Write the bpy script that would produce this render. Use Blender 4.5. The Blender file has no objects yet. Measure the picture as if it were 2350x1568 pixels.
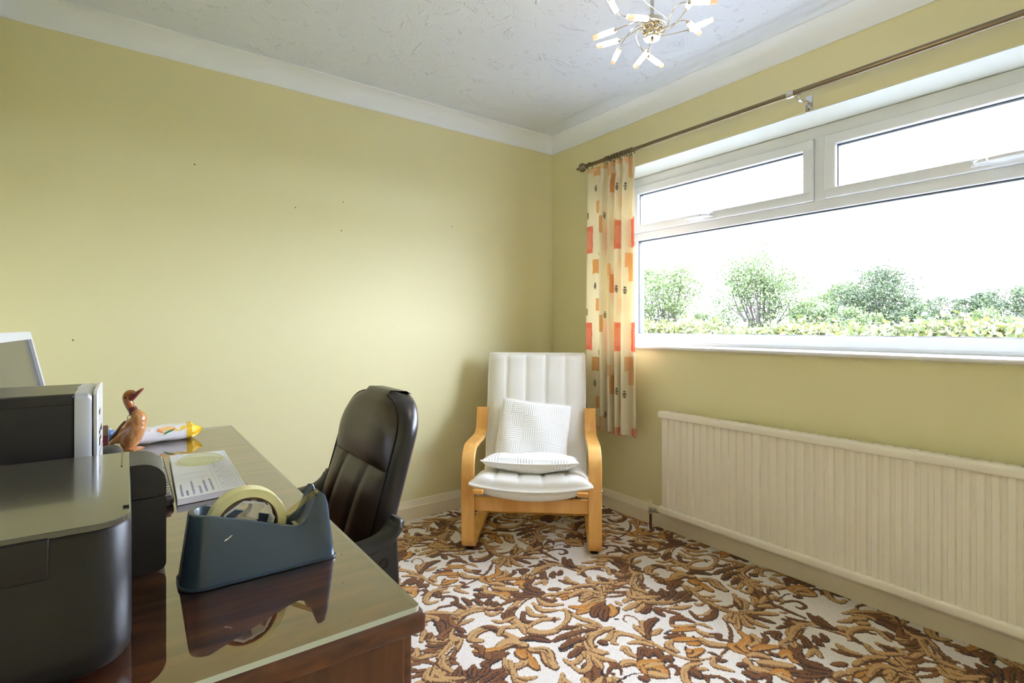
import bpy, bmesh, math, random
import numpy as np
from mathutils import Vector, Matrix
random.seed(7)
S = bpy.context.scene
COL = S.collection

# ------------------------------------------------------------------ camera, sky, light, exposure
YAW = math.radians(36.1)
cam_data = bpy.data.cameras.new('camera')
cam_data.sensor_width = 36.0
cam_data.lens = 36.0 * 1210.0 / 2350.0
cam_data.shift_y = -34.0 / 2350.0
cam_data.clip_start = 0.02
cam_data.clip_end = 400
camera = bpy.data.objects.new('camera', cam_data)
camera.location = (0, 0, 1.105)
camera.rotation_euler = (math.pi / 2, 0, -YAW)
COL.objects.link(camera)
S.camera = camera

world = bpy.data.worlds.new('overcast_sky')
S.world = world
world.use_nodes = True
wn = world.node_tree.nodes; wl = world.node_tree.links
wn.clear()
w_out = wn.new('ShaderNodeOutputWorld')
w_bg = wn.new('ShaderNodeBackground')
w_tc = wn.new('ShaderNodeTexCoord')
w_map = wn.new('ShaderNodeMapping'); w_map.inputs['Scale'].default_value = (1.5, 1.5, 5)
w_noise = wn.new('ShaderNodeTexNoise'); w_noise.inputs['Scale'].default_value = 1.6; w_noise.inputs['Detail'].default_value = 5
w_ramp = wn.new('ShaderNodeValToRGB')
w_ramp.color_ramp.elements[0].position = 0.35; w_ramp.color_ramp.elements[0].color = (0.68, 0.77, 1.0, 1)
w_ramp.color_ramp.elements[1].position = 0.65; w_ramp.color_ramp.elements[1].color = (0.78, 0.85, 1.0, 1)
wl.new(w_tc.outputs['Generated'], w_map.inputs['Vector'])
wl.new(w_map.outputs['Vector'], w_noise.inputs['Vector'])
wl.new(w_noise.outputs['Fac'], w_ramp.inputs['Fac'])
wl.new(w_ramp.outputs['Color'], w_bg.inputs['Color'])
w_bg.inputs['Strength'].default_value = 4.0
wl.new(w_bg.outputs['Background'], w_out.inputs['Surface'])

LAMP_STRENGTH = 11.0
S.view_settings.view_transform = 'Standard'
S.view_settings.look = 'None'
S.view_settings.gamma = 1.0
S.view_settings.use_curve_mapping = False
S.view_settings.exposure = 3.07
S.cycles.max_bounces = 10
S.cycles.diffuse_bounces = 6
S.cycles.glossy_bounces = 6
S.cycles.transparent_max_bounces = 16
S.cycles.caustics_refractive = False
S.cycles.sample_clamp_indirect = 6.0
S.cycles.use_denoising = True

# ------------------------------------------------------------------ materials
def material(name, color, rough=0.5, metal=0.0, spec=0.5, coat=0.0, emit=None, strength=0.0, noise=None, bump=None, sheen=0.0, trans=0.0):
    """noise=(scale, color2, amount); bump=(scale, strength, distance)"""
    m = bpy.data.materials.new(name)
    m.use_nodes = True
    nt = m.node_tree; N = nt.nodes; L = nt.links
    b = N['Principled BSDF']
    b.inputs['Base Color'].default_value = (*color, 1)
    b.inputs['Roughness'].default_value = rough
    b.inputs['Metallic'].default_value = metal
    b.inputs['Specular IOR Level'].default_value = spec
    b.inputs['Coat Weight'].default_value = coat
    b.inputs['Coat Roughness'].default_value = 0.06
    b.inputs['Sheen Weight'].default_value = sheen
    if emit:
        b.inputs['Emission Color'].default_value = (*emit, 1)
        b.inputs['Emission Strength'].default_value = strength
    tc = N.new('ShaderNodeTexCoord')
    if noise:
        t = N.new('ShaderNodeTexNoise'); t.inputs['Scale'].default_value = noise[0]; t.inputs['Detail'].default_value = 4
        L.new(tc.outputs['Object'], t.inputs['Vector'])
        r = N.new('ShaderNodeMapRange'); r.inputs['From Min'].default_value = 0.35; r.inputs['From Max'].default_value = 0.65
        r.inputs['To Max'].default_value = noise[2]
        L.new(t.outputs['Fac'], r.inputs['Value'])
        x = N.new('ShaderNodeMixRGB'); x.inputs['Color1'].default_value = (*color, 1); x.inputs['Color2'].default_value = (*noise[1], 1)
        L.new(r.outputs['Result'], x.inputs['Fac']); L.new(x.outputs['Color'], b.inputs['Base Color'])
    if bump:
        t = N.new('ShaderNodeTexNoise'); t.inputs['Scale'].default_value = bump[0]; t.inputs['Detail'].default_value = 6
        L.new(tc.outputs['Object'], t.inputs['Vector'])
        u = N.new('ShaderNodeBump'); u.inputs['Strength'].default_value = bump[1]; u.inputs['Distance'].default_value = bump[2]
        L.new(t.outputs['Fac'], u.inputs['Height']); L.new(u.outputs['Normal'], b.inputs['Normal'])
    if trans > 0:
        tr = N.new('ShaderNodeBsdfTranslucent'); tr.inputs['Color'].default_value = (*color, 1)
        mx = N.new('ShaderNodeMixShader'); mx.inputs['Fac'].default_value = trans
        out = N['Material Output']
        L.new(b.outputs['BSDF'], mx.inputs[1]); L.new(tr.outputs['BSDF'], mx.inputs[2]); L.new(mx.outputs['Shader'], out.inputs['Surface'])
    return m

def glass(name, tint, ior, rough=0.0):
    m = bpy.data.materials.new(name); m.use_nodes = True
    nt = m.node_tree; N = nt.nodes; L = nt.links
    N.remove(N['Principled BSDF'])
    t = N.new('ShaderNodeBsdfTransparent'); t.inputs['Color'].default_value = (*tint, 1)
    g = N.new('ShaderNodeBsdfGlossy'); g.inputs['Roughness'].default_value = rough
    f0 = ((ior - 1) / (ior + 1)) ** 2                     # thin sheet: same reflectance from both sides
    f = N.new('ShaderNodeLayerWeight'); f.inputs['Blend'].default_value = 0.5
    pw = N.new('ShaderNodeMath'); pw.operation = 'POWER'; pw.inputs[1].default_value = 5.0
    ma = N.new('ShaderNodeMath'); ma.operation = 'MULTIPLY_ADD'; ma.inputs[1].default_value = 1 - f0; ma.inputs[2].default_value = f0
    x = N.new('ShaderNodeMixShader')
    L.new(f.outputs['Facing'], pw.inputs[0]); L.new(pw.outputs[0], ma.inputs[0])
    L.new(ma.outputs[0], x.inputs['Fac']); L.new(t.outputs['BSDF'], x.inputs[1]); L.new(g.outputs['BSDF'], x.inputs[2])
    L.new(x.outputs['Shader'], N['Material Output'].inputs['Surface'])
    return m

def wood(name, c1, c2, scale, stretch, rough, coat=0.0, c3=None):
    m = bpy.data.materials.new(name); m.use_nodes = True
    nt = m.node_tree; N = nt.nodes; L = nt.links
    b = N['Principled BSDF']; b.inputs['Roughness'].default_value = rough; b.inputs['Coat Weight'].default_value = coat
    tc = N.new('ShaderNodeTexCoord'); mp = N.new('ShaderNodeMapping'); mp.inputs['Scale'].default_value = stretch
    L.new(tc.outputs['Object'], mp.inputs['Vector'])
    t = N.new('ShaderNodeTexNoise'); t.inputs['Scale'].default_value = scale; t.inputs['Detail'].default_value = 6; t.inputs['Distortion'].default_value = 0.6
    L.new(mp.outputs['Vector'], t.inputs['Vector'])
    r = N.new('ShaderNodeValToRGB')
    r.color_ramp.elements[0].position = 0.33; r.color_ramp.elements[0].color = (*c1, 1)
    r.color_ramp.elements[1].position = 0.66; r.color_ramp.elements[1].color = (*c2, 1)
    if c3:
        e = r.color_ramp.elements.new(0.5); e.color = (*c3, 1)
    L.new(t.outputs['Fac'], r.inputs['Fac']); L.new(r.outputs['Color'], b.inputs['Base Color'])
    return m

def attr_material(name, rough, trans=0.0, bump=None, sheen=0.0):
    m = bpy.data.materials.new(name); m.use_nodes = True
    nt = m.node_tree; N = nt.nodes; L = nt.links
    b = N['Principled BSDF']; b.inputs['Roughness'].default_value = rough; b.inputs['Specular IOR Level'].default_value = 0.2
    b.inputs['Sheen Weight'].default_value = sheen
    a = N.new('ShaderNodeAttribute'); a.attribute_name = 'dye'
    L.new(a.outputs['Color'], b.inputs['Base Color'])
    if bump:
        tc = N.new('ShaderNodeTexCoord')
        t = N.new('ShaderNodeTexNoise'); t.inputs['Scale'].default_value = bump[0]; t.inputs['Detail'].default_value = 3
        L.new(tc.outputs['Object'], t.inputs['Vector'])
        u = N.new('ShaderNodeBump'); u.inputs['Strength'].default_value = bump[1]; u.inputs['Distance'].default_value = bump[2]
        L.new(t.outputs['Fac'], u.inputs['Height']); L.new(u.outputs['Normal'], b.inputs['Normal'])
    if trans > 0:
        tr = N.new('ShaderNodeBsdfTranslucent'); L.new(a.outputs['Color'], tr.inputs['Color'])
        mx = N.new('ShaderNodeMixShader'); mx.inputs['Fac'].default_value = trans
        L.new(b.outputs['BSDF'], mx.inputs[1]); L.new(tr.outputs['BSDF'], mx.inputs[2]); L.new(mx.outputs['Shader'], N['Material Output'].inputs['Surface'])
    return m

M = {}
M['wall'] = material('yellow_wall_paint', (0.75, 0.705, 0.43), 0.55, noise=(1.3, (0.73, 0.685, 0.41), 0.7), bump=(9, 0.12, 0.004))
M['reveal'] = material('cream_reveal_paint', (0.66, 0.68, 0.61), 0.5)
M['cove'] = material('white_coving_paint', (0.82, 0.87, 0.94), 0.6)
M['board'] = material('cream_gloss_paint', (0.80, 0.73, 0.58), 0.3)
M['upvc'] = material('white_upvc', (0.70, 0.72, 0.74), 0.25)
M['gasket'] = material('black_gasket', (0.03, 0.035, 0.05), 0.5)
M['sill'] = material('white_sill', (0.74, 0.74, 0.74), 0.2)
M['radiator'] = material('cream_radiator_enamel', (0.84, 0.79, 0.69), 0.28)
M['brass'] = material('antique_brass', (0.24, 0.19, 0.12), 0.32, metal=1.0)
M['steel'] = material('polished_steel', (0.62, 0.62, 0.62), 0.22, metal=1.0)
M['chrome'] = material('chrome', (0.75, 0.72, 0.66), 0.12, metal=1.0)
M['copper'] = material('tarnished_copper_pipe', (0.10, 0.045, 0.025), 0.45, metal=0.4, noise=(60, (0.30, 0.25, 0.2), 0.5))
M['pane'] = glass('window_glass', (0.985, 0.99, 0.985), 1.25)
M['sheet'] = glass('desk_glass', (0.95, 0.96, 0.94), 5.0, 0.012)
M['sheet_edge'] = material('frosted_glass_edge', (0.58, 0.64, 0.62), 0.3)
M['desk'] = wood('mahogany_veneer', (0.055, 0.017, 0.009), (0.15, 0.048, 0.018), 12, (2, 2, 5), 0.35, 0.2, (0.095, 0.03, 0.013))
M['desk_top'] = wood('mahogany_top_veneer', (0.07, 0.020, 0.010), (0.30, 0.095, 0.028), 7, (.8, 5, 4), 0.35, 0.0, (0.17, 0.048, 0.017))
M['desk_side'] = wood('mahogany_panel', (0.075, 0.022, 0.008), (0.13, 0.040, 0.013), 7, (8, 8, 0.7), 0.4, 0.15)
M['birch'] = wood('birch_veneer', (0.76, 0.37, 0.085), (0.90, 0.52, 0.16), 5, (3, 3, 0.8), 0.33, 0.25, (0.84, 0.45, 0.12))
M['cushion'] = material('ivory_cotton', (0.90, 0.89, 0.87), 0.9, sheen=0.2, noise=(40, (0.88, 0.87, 0.84), 0.6), bump=(260, 0.15, 0.001))
M['piping'] = material('white_piping_cord', (0.92, 0.91, 0.89), 0.85)
M['webbing'] = material('cream_canvas', (0.70, 0.63, 0.50), 0.9)
M['leather'] = material('black_leather', (0.022, 0.016, 0.013), 0.34, spec=0.55, noise=(6, (0.05, 0.03, 0.022), 0.8), bump=(70, 0.12, 0.002))
M['leather_side'] = material('black_leather_border', (0.016, 0.014, 0.016), 0.32, spec=0.55, bump=(110, 0.2, 0.002))
M['seam'] = material('black_seam_thread', (0.006, 0.005, 0.005), 0.7)
M['arm'] = material('black_moulded_plastic', (0.018, 0.019, 0.022), 0.42, bump=(900, 0.25, 0.0006))
M['matte'] = material('matt_black_plastic', (0.007, 0.006, 0.008), 0.40, spec=0.45, bump=(700, 0.12, 0.0005))
M['satin'] = material('satin_black_plastic', (0.018, 0.017, 0.022), 0.36)
M['charcoal'] = material('charcoal_plastic', (0.05, 0.05, 0.052), 0.4)
M['lid'] = material('dotted_scanner_lid', (0.060, 0.056, 0.046), 0.17, spec=1.0, coat=0.5, bump=(600, 0.10, 0.0004))
M['silver'] = material('silver_plastic', (0.50, 0.52, 0.56), 0.35, metal=0.25)
M['silver_light'] = material('pale_silver_plastic', (0.66, 0.68, 0.72), 0.3, metal=0.2)
M['steel_case'] = material('black_steel_case', (0.012, 0.010, 0.012), 0.45)
M['case_top'] = material('brushed_case_top', (0.05, 0.045, 0.04), 0.3, spec=0.8)
M['screen'] = material('dark_screen_glass', (0.035, 0.036, 0.034), 0.22, spec=0.9)
M['slate'] = material('slate_grey_plastic', (0.038, 0.066, 0.112), 0.24, spec=0.6)
M['slate_dark'] = material('dark_slate_plastic', (0.02, 0.026, 0.03), 0.4)
M['tape'] = material('clear_yellow_tape', (0.90, 0.86, 0.50), 0.18, trans=0.25)
M['tape_strip'] = glass('clear_tape_film', (0.86, 0.80, 0.60), 1.5, 0.1)
M['card'] = material('brown_card_core', (0.11, 0.055, 0.030), 0.8)
M['spool'] = material('ivory_plastic', (0.62, 0.57, 0.47), 0.4)
M['spool_rim'] = material('grey_spool_rim', (0.62, 0.62, 0.65), 0.4)
M['paper'] = material('white_paper', (0.80, 0.82, 0.84), 0.8)
M['paper_edge'] = material('paper_block_edge', (0.72, 0.70, 0.74), 0.8)
M['ink'] = material('blue_printing_ink', (0.40, 0.45, 0.72), 0.8)
M['ink_pale'] = material('pale_blue_printing_ink', (0.56, 0.60, 0.76), 0.8)
M['key'] = material('glossy_grey_keys', (0.20, 0.19, 0.17), 0.2, spec=0.9)
M['duck'] = wood('carved_bamboo_root', (0.36, 0.13, 0.035), (0.68, 0.36, 0.15), 26, (3, 3, 1), 0.28, 0.5, (0.52, 0.23, 0.075))
M['duck_head'] = wood('stained_duck_head', (0.28, 0.075, 0.018), (0.45, 0.15, 0.035), 14, (2, 2, 3), 0.22, 0.6)
M['beak'] = material('dark_stained_beak', (0.20, 0.040, 0.022), 0.25, coat=0.5)
M['ribbon'] = material('brown_satin_ribbon', (0.13, 0.030, 0.030), 0.3)
M['tag'] = material('kraft_card_tag', (0.26, 0.12, 0.05), 0.7)
M['eye'] = material('black_bead', (0.004, 0.004, 0.005), 0.1)
M['wrap'] = material('white_wrapper', (0.80, 0.80, 0.84), 0.28, bump=(45, 0.3, 0.004))
M['wrap_yellow'] = material('yellow_wrapper', (0.86, 0.52, 0.03), 0.25, bump=(60, 0.5, 0.006))
M['orange'] = material('orange_print', (0.85, 0.27, 0.06), 0.3)
M['orange_pale'] = material('pale_orange_print', (0.88, 0.52, 0.22), 0.3)
M['lemon'] = material('lemon_print', (0.86, 0.58, 0.10), 0.3)
M['leafprint'] = material('green_leaf_print', (0.03, 0.24, 0.07), 0.3)
M['blue'] = material('blue_plastic', (0.06, 0.19, 0.50), 0.35)
M['maroon'] = material('maroon_card', (0.15, 0.02, 0.03), 0.5)
M['brown_card'] = material('brown_card', (0.30, 0.20, 0.13), 0.6)
M['clearblue'] = material('blue_plastic_washer', (0.30, 0.48, 0.75), 0.3)
M['lampglass'] = material('lit_frosted_glass', (0.95, 0.85, 0.7), 0.3, emit=(1.0, 0.80, 0.50), strength=LAMP_STRENGTH)
M['lampend'] = material('frosted_glass_end', (0.95, 0.80, 0.66), 0.3, emit=(1.0, 0.66, 0.40), strength=0.05)
M['lens'] = glass('magnifier_acrylic', (0.97, 0.97, 0.86), 1.5, 0.02)
M['bark'] = material('grey_brown_bark', (0.06, 0.05, 0.045), 0.9)
M['leaf_pale'] = material('pale_green_leaves', (0.098, 0.130, 0.046), 0.7, trans=0.3)
M['leaf_mid'] = material('mid_green_leaves', (0.064, 0.092, 0.032), 0.7, trans=0.3)
M['leaf_dark'] = material('dark_green_leaves', (0.036, 0.052, 0.026), 0.7, trans=0.3)
M['leaf_hedge'] = material('yellow_green_leaves', (0.095, 0.098, 0.022), 0.6, trans=0.3)
M['leaf_hedge_b'] = material('fresh_green_leaves', (0.062, 0.080, 0.024), 0.6, trans=0.3)
M['leaf_hedge_c'] = material('silvery_green_leaves', (0.125, 0.130, 0.066), 0.6, trans=0.3)
M['twig'] = material('reddish_twig', (0.10, 0.045, 0.03), 0.8)
M['bounce_slab'] = material('bounce_slab_grey', (0.085, 0.09, 0.105), 0.8, noise=(2, (0.07, 0.075, 0.09), 1.0))  # colour of the slab added outside to reflect skylight indoors
M['grass'] = material('lawn_grass', (0.05, 0.065, 0.022), 0.9, noise=(4, (0.06, 0.075, 0.03), 1.0))
M['foot'] = material('black_rubber_foot', (0.01, 0.01, 0.01), 0.6)
M['carpet'] = attr_material('patterned_wool_carpet', 0.95, bump=(420, 0.5, 0.003), sheen=0.15)
M['cloth'] = attr_material('printed_curtain_cotton', 0.85, trans=0.35)

# ceiling: smooth painted margin along the window side, swirled texture elsewhere
def ceiling_material():
    m = bpy.data.materials.new('textured_ceiling_paint'); m.use_nodes = True
    nt = m.node_tree; N = nt.nodes; L = nt.links
    b = N['Principled BSDF']; b.inputs['Base Color'].default_value = (0.73, 0.79, 0.91, 1); b.inputs['Roughness'].default_value = 0.6
    tc = N.new('ShaderNodeTexCoord')
    n1 = N.new('ShaderNodeTexNoise'); n1.inputs['Scale'].default_value = 7; n1.inputs['Detail'].default_value = 3; n1.inputs['Distortion'].default_value = 2.5
    L.new(tc.outputs['Object'], n1.inputs['Vector'])
    wv = N.new('ShaderNodeTexWave'); wv.wave_type = 'RINGS'; wv.inputs['Scale'].default_value = 9; wv.inputs['Distortion'].default_value = 14
    wv.inputs['Detail'].default_value = 3; wv.inputs['Detail Scale'].default_value = 1.6
    L.new(tc.outputs['Object'], wv.inputs['Vector'])
    mask = N.new('ShaderNodeMapRange'); mask.inputs['From Min'].default_value = 0.56; mask.inputs['From Max'].default_value = 0.70
    L.new(n1.outputs['Fac'], mask.inputs['Value'])
    mul = N.new('ShaderNodeMath'); mul.operation = 'MULTIPLY'
    L.new(mask.outputs['Result'], mul.inputs[0]); L.new(wv.outputs['Fac'], mul.inputs[1])
    sx = N.new('ShaderNodeSeparateXYZ'); L.new(tc.outputs['Object'], sx.inputs[0])
    edge = N.new('ShaderNodeMapRange'); edge.inputs['From Min'].default_value = 2.165; edge.inputs['From Max'].default_value = 2.195
    edge.inputs['To Min'].default_value = 1; edge.inputs['To Max'].default_value = 0
    L.new(sx.outputs['X'], edge.inputs['Value'])
    n2 = N.new('ShaderNodeTexNoise'); n2.inputs['Scale'].default_value = 60; n2.inputs['Detail'].default_value = 4
    L.new(tc.outputs['Object'], n2.inputs['Vector'])
    add = N.new('ShaderNodeMath'); add.operation = 'MULTIPLY_ADD'; add.inputs[1].default_value = 0.35
    L.new(n2.outputs['Fac'], add.inputs[0]); L.new(mul.outputs[0], add.inputs[2])
    fin = N.new('ShaderNodeMath'); fin.operation = 'MULTIPLY_ADD'; fin.inputs[2].default_value = 0.0
    add2 = N.new('ShaderNodeMath'); add2.operation = 'ADD'; add2.inputs[1].default_value = 1.2
    L.new(add.outputs[0], add2.inputs[0]); L.new(add2.outputs[0], fin.inputs[0]); L.new(edge.outputs['Result'], fin.inputs[1])
    bp = N.new('ShaderNodeBump'); bp.inputs['Strength'].default_value = 0.75; bp.inputs['Distance'].default_value = 0.007
    L.new(fin.outputs[0], bp.inputs['Height']); L.new(bp.outputs['Normal'], b.inputs['Normal'])
    return m
M['ceiling'] = ceiling_material()

# pillow: woven blocks of ribs that turn by a right angle from block to block
def rib_material():
    m = bpy.data.materials.new('ribbed_white_cotton'); m.use_nodes = True
    nt = m.node_tree; N = nt.nodes; L = nt.links
    b = N['Principled BSDF']; b.inputs['Base Color'].default_value = (0.92, 0.93, 0.94, 1); b.inputs['Roughness'].default_value = 0.9
    uv = N.new('ShaderNodeUVMap'); uv.uv_map = 'UVMap'
    ck = N.new('ShaderNodeTexChecker'); ck.inputs['Scale'].default_value = 5.5; ck.inputs['Color1'].default_value = (1, 1, 1, 1); ck.inputs['Color2'].default_value = (0, 0, 0, 1)
    L.new(uv.outputs['UV'], ck.inputs['Vector'])
    w1 = N.new('ShaderNodeTexWave'); w1.bands_direction = 'X'; w1.inputs['Scale'].default_value = 10.5
    w2 = N.new('ShaderNodeTexWave'); w2.bands_direction = 'Y'; w2.inputs['Scale'].default_value = 10.5
    L.new(uv.outputs['UV'], w1.inputs['Vector']); L.new(uv.outputs['UV'], w2.inputs['Vector'])
    mx = N.new('ShaderNodeMixRGB'); L.new(ck.outputs['Fac'], mx.inputs['Fac']); L.new(w1.outputs['Color'], mx.inputs['Color1']); L.new(w2.outputs['Color'], mx.inputs['Color2'])
    bp = N.new('ShaderNodeBump'); bp.inputs['Strength'].default_value = 0.36; bp.inputs['Distance'].default_value = 0.004
    L.new(mx.outputs['Color'], bp.inputs['Height']); L.new(bp.outputs['Normal'], b.inputs['Normal'])
    return m
M['rib'] = rib_material()

# ------------------------------------------------------------------ mesh helpers
ORIGIN = {}
def V(*a): return Vector(a)

def catmull(pts, n=8):
    P = [Vector(p) for p in pts]
    if len(P) < 3:
        return [P[0].lerp(P[-1], i / n) for i in range(n + 1)]
    Q = [2 * P[0] - P[1]] + P + [2 * P[-1] - P[-2]]
    out = []
    for i in range(1, len(Q) - 2):
        for k in range(n):
            t = k / n
            a, b, c, d = Q[i - 1], Q[i], Q[i + 1], Q[i + 2]
            out.append(0.5 * ((2 * b) + (c - a) * t + (2 * a - 5 * b + 4 * c - d) * t * t + (3 * b - a - 3 * c + d) * t ** 3))
    out.append(P[-1])
    return out

class MB:
    def __init__(self):
        self.v = []; self.f = []; self.mi = []
    def add(self, vs, fs, mi=0):
        o = len(self.v)
        self.v += [tuple(p) for p in vs]
        self.f += [tuple(i + o for i in f) for f in fs]
        self.mi += [mi] * len(fs)
        return self
    def box(self, lo, hi, mi=0, bev=0.0):
        if bev > 0:
            bm = bmesh.new(); bmesh.ops.create_cube(bm, size=1)
            for v in bm.verts:
                v.co = Vector([lo[i] + (v.co[i] + 0.5) * (hi[i] - lo[i]) for i in range(3)])
            b = min(bev, 0.45 * min(abs(hi[i] - lo[i]) for i in range(3)))
            bmesh.ops.bevel(bm, geom=bm.edges[:], offset=b, segments=3, profile=0.5, affect='EDGES')
            bm.verts.ensure_lookup_table()
            vs = [v.co.copy() for v in bm.verts]; fs = [[v.index for v in f.verts] for f in bm.faces]
            bm.free()
            return self.add(vs, fs, mi)
        x0, y0, z0 = lo; x1, y1, z1 = hi
        return self.add([(x0, y0, z0), (x1, y0, z0), (x1, y1, z0), (x0, y1, z0), (x0, y0, z1), (x1, y0, z1), (x1, y1, z1), (x0, y1, z1)],
                        [(0, 3, 2, 1), (4, 5, 6, 7), (0, 1, 5, 4), (1, 2, 6, 5), (2, 3, 7, 6), (3, 0, 4, 7)], mi)
    def loft(self, rings, caps=True, closed=True, mi=0):
        n = len(rings[0]); vs = [p for r in rings for p in r]; fs = []
        for i in range(len(rings) - 1):
            for j in range(n if closed else n - 1):
                k = (j + 1) % n
                fs.append((i * n + j, i * n + k, (i + 1) * n + k, (i + 1) * n + j))
        if caps:
            fs.append(tuple(range(n - 1, -1, -1)))
            fs.append(tuple((len(rings) - 1) * n + j for j in range(n)))
        return self.add(vs, fs, mi)
    def tube(self, pts, r, n=10, mi=0, caps=True):
        P = [Vector(p) for p in pts]
        R = r if isinstance(r, (list, tuple)) else [r] * len(P)
        rings = []; up = None
        for i, p in enumerate(P):
            d = (P[min(i + 1, len(P) - 1)] - P[max(i - 1, 0)]).normalized()
            if up is None:
                up = Vector((0, 0, 1)) if abs(d.z) < 0.9 else Vector((1, 0, 0))
            a = d.cross(up)
            if a.length < 1e-6: a = d.orthogonal()
            a.normalize(); b = a.cross(d).normalized(); up = b
            rings.append([p + (a * math.cos(2 * math.pi * k / n) + b * math.sin(2 * math.pi * k / n)) * R[i] for k in range(n)])
        return self.loft(rings, caps, True, mi)
    def lathe(self, c, axis, prof, n=24, mi=0, caps=True):
        """prof: list of (distance along the axis, radius)"""
        c = Vector(c); d = Vector(axis).normalized(); a = d.orthogonal().normalized(); b = d.cross(a)
        rings = [[c + d * h + (a * math.cos(2 * math.pi * k / n) + b * math.sin(2 * math.pi * k / n)) * max(r, 1e-5) for k in range(n)] for h, r in prof]
        return self.loft(rings, caps, True, mi)
    def prism(self, poly, axis, a, b, mi=0):
        """poly: 2-D points in the two axes left over, extruded from a to b along axis 0/1/2"""
        def q(p, h):
            l = [p[0], p[1]]; l.insert(axis, h); return tuple(l)
        return self.loft([[q(p, a) for p in poly], [q(p, b) for p in poly]], True, True, mi)
    def ball(self, c, r, n=14, mi=0, sc=(1, 1, 1)):
        c = Vector(c); rings = []
        m = n // 2 + 1
        for i in range(m + 1):
            t = math.pi * i / m
            rr = max(math.sin(t), 1e-4)
            rings.append([c + Vector((math.cos(2 * math.pi * k / n) * rr * r * sc[0], math.sin(2 * math.pi * k / n) * rr * r * sc[1], -math.cos(t) * r * sc[2])) for k in range(n)])
        return self.loft(rings, True, True, mi)
    def torus(self, c, axis, R, r, n=22, k=8, mi=0):
        c = Vector(c); d = Vector(axis).normalized(); a = d.orthogonal().normalized(); b = d.cross(a)
        rings = []
        for i in range(n + 1):
            t = 2 * math.pi * i / n; e = a * math.cos(t) + b * math.sin(t)
            rings.append([c + e * (R + r * math.cos(2 * math.pi * j / k)) + d * (r * math.sin(2 * math.pi * j / k)) for j in range(k)])
        return self.loft(rings, False, True, mi)
    def grid(self, G, mi=0, wrap=False):
        n = len(G); m = len(G[0]); vs = [p for r in G for p in r]
        fs = [(i * m + j, i * m + j + 1, (i + 1) * m + j + 1, (i + 1) * m + j) for i in range(n - 1) for j in range(m - 1)]
        return self.add(vs, fs, mi)
    def xform(self, fn, start=0):
        self.v = self.v[:start] + [tuple(fn(Vector(p))) for p in self.v[start:]]
        return self
    def obj(self, name, mat, parent=None, smooth=True, at=None, angle=40, bevel=0.0):
        me = bpy.data.meshes.new(name)
        o = Vector(at) if at is not None else (ORIGIN[parent.name] if parent else Vector((0, 0, 0)))
        me.from_pydata([tuple(Vector(p) - o) for p in self.v], [], self.f)
        for mm in (mat if isinstance(mat, (list, tuple)) else [mat]):
            me.materials.append(M[mm])
        if any(self.mi):
            me.polygons.foreach_set('material_index', self.mi)
        bm = bmesh.new(); bm.from_mesh(me)
        bmesh.ops.recalc_face_normals(bm, faces=bm.faces[:])
        bm.to_mesh(me); bm.free()
        ob = bpy.data.objects.new(name, me); COL.objects.link(ob)
        if parent:
            ob.parent = parent
        else:
            ob.location = o
        ORIGIN[ob.name] = o
        if smooth:
            me.polygons.foreach_set('use_smooth', [True] * len(me.polygons))
            bmx = bmesh.new(); bmx.from_mesh(me)
            for e in bmx.edges:
                if len(e.link_faces) == 2 and e.calc_face_angle(0) > math.radians(angle): e.smooth = False
            bmx.to_mesh(me); bmx.free()
        if bevel > 0:
            md = ob.modifiers.new('soft_edges', 'BEVEL'); md.width = bevel; md.segments = 2; md.limit_method = 'ANGLE'
        me.update()
        return ob

def thing(name, label, cat, loc, group=None):
    o = bpy.data.objects.new(name, None); COL.objects.link(o)
    o.location = loc; o.empty_display_size = 0.05
    ORIGIN[o.name] = Vector(loc)
    return tag(o, label, cat, group)

def tag(o, label, cat, group=None):
    o['label'] = label; o['category'] = cat
    if group: o['group'] = group
    return o

def struct(o, label=None):
    o['kind'] = 'structure'
    if label: o['label'] = label
    return o

def rounded_rect(x0, y0, x1, y1, r, n=6, rs=None):
    """rs: radii of the corners (x1,y1) (x0,y1) (x0,y0) (x1,y0)"""
    rs = rs or (r, r, r, r); out = []
    for (cx, cy, a0, rr) in ((x1 - rs[0], y1 - rs[0], 0, rs[0]), (x0 + rs[1], y1 - rs[1], 90, rs[1]), (x0 + rs[2], y0 + rs[2], 180, rs[2]), (x1 - rs[3], y0 + rs[3], 270, rs[3])):
        for k in range(n + 1):
            a = math.radians(a0 + 90 * k / n)
            out.append((cx + rr * math.cos(a), cy + rr * math.sin(a)))
    return out
# ------------------------------------------------------------------ the room
X0, X1, Y0, Y1, H = -0.40, 2.385, -0.95, 2.795, 2.385
WT = 0.30                                             # window wall thickness
OY0, OY1, OZ0, OZ1 = -0.02, 2.27, 0.985, 2.039        # window opening

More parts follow.
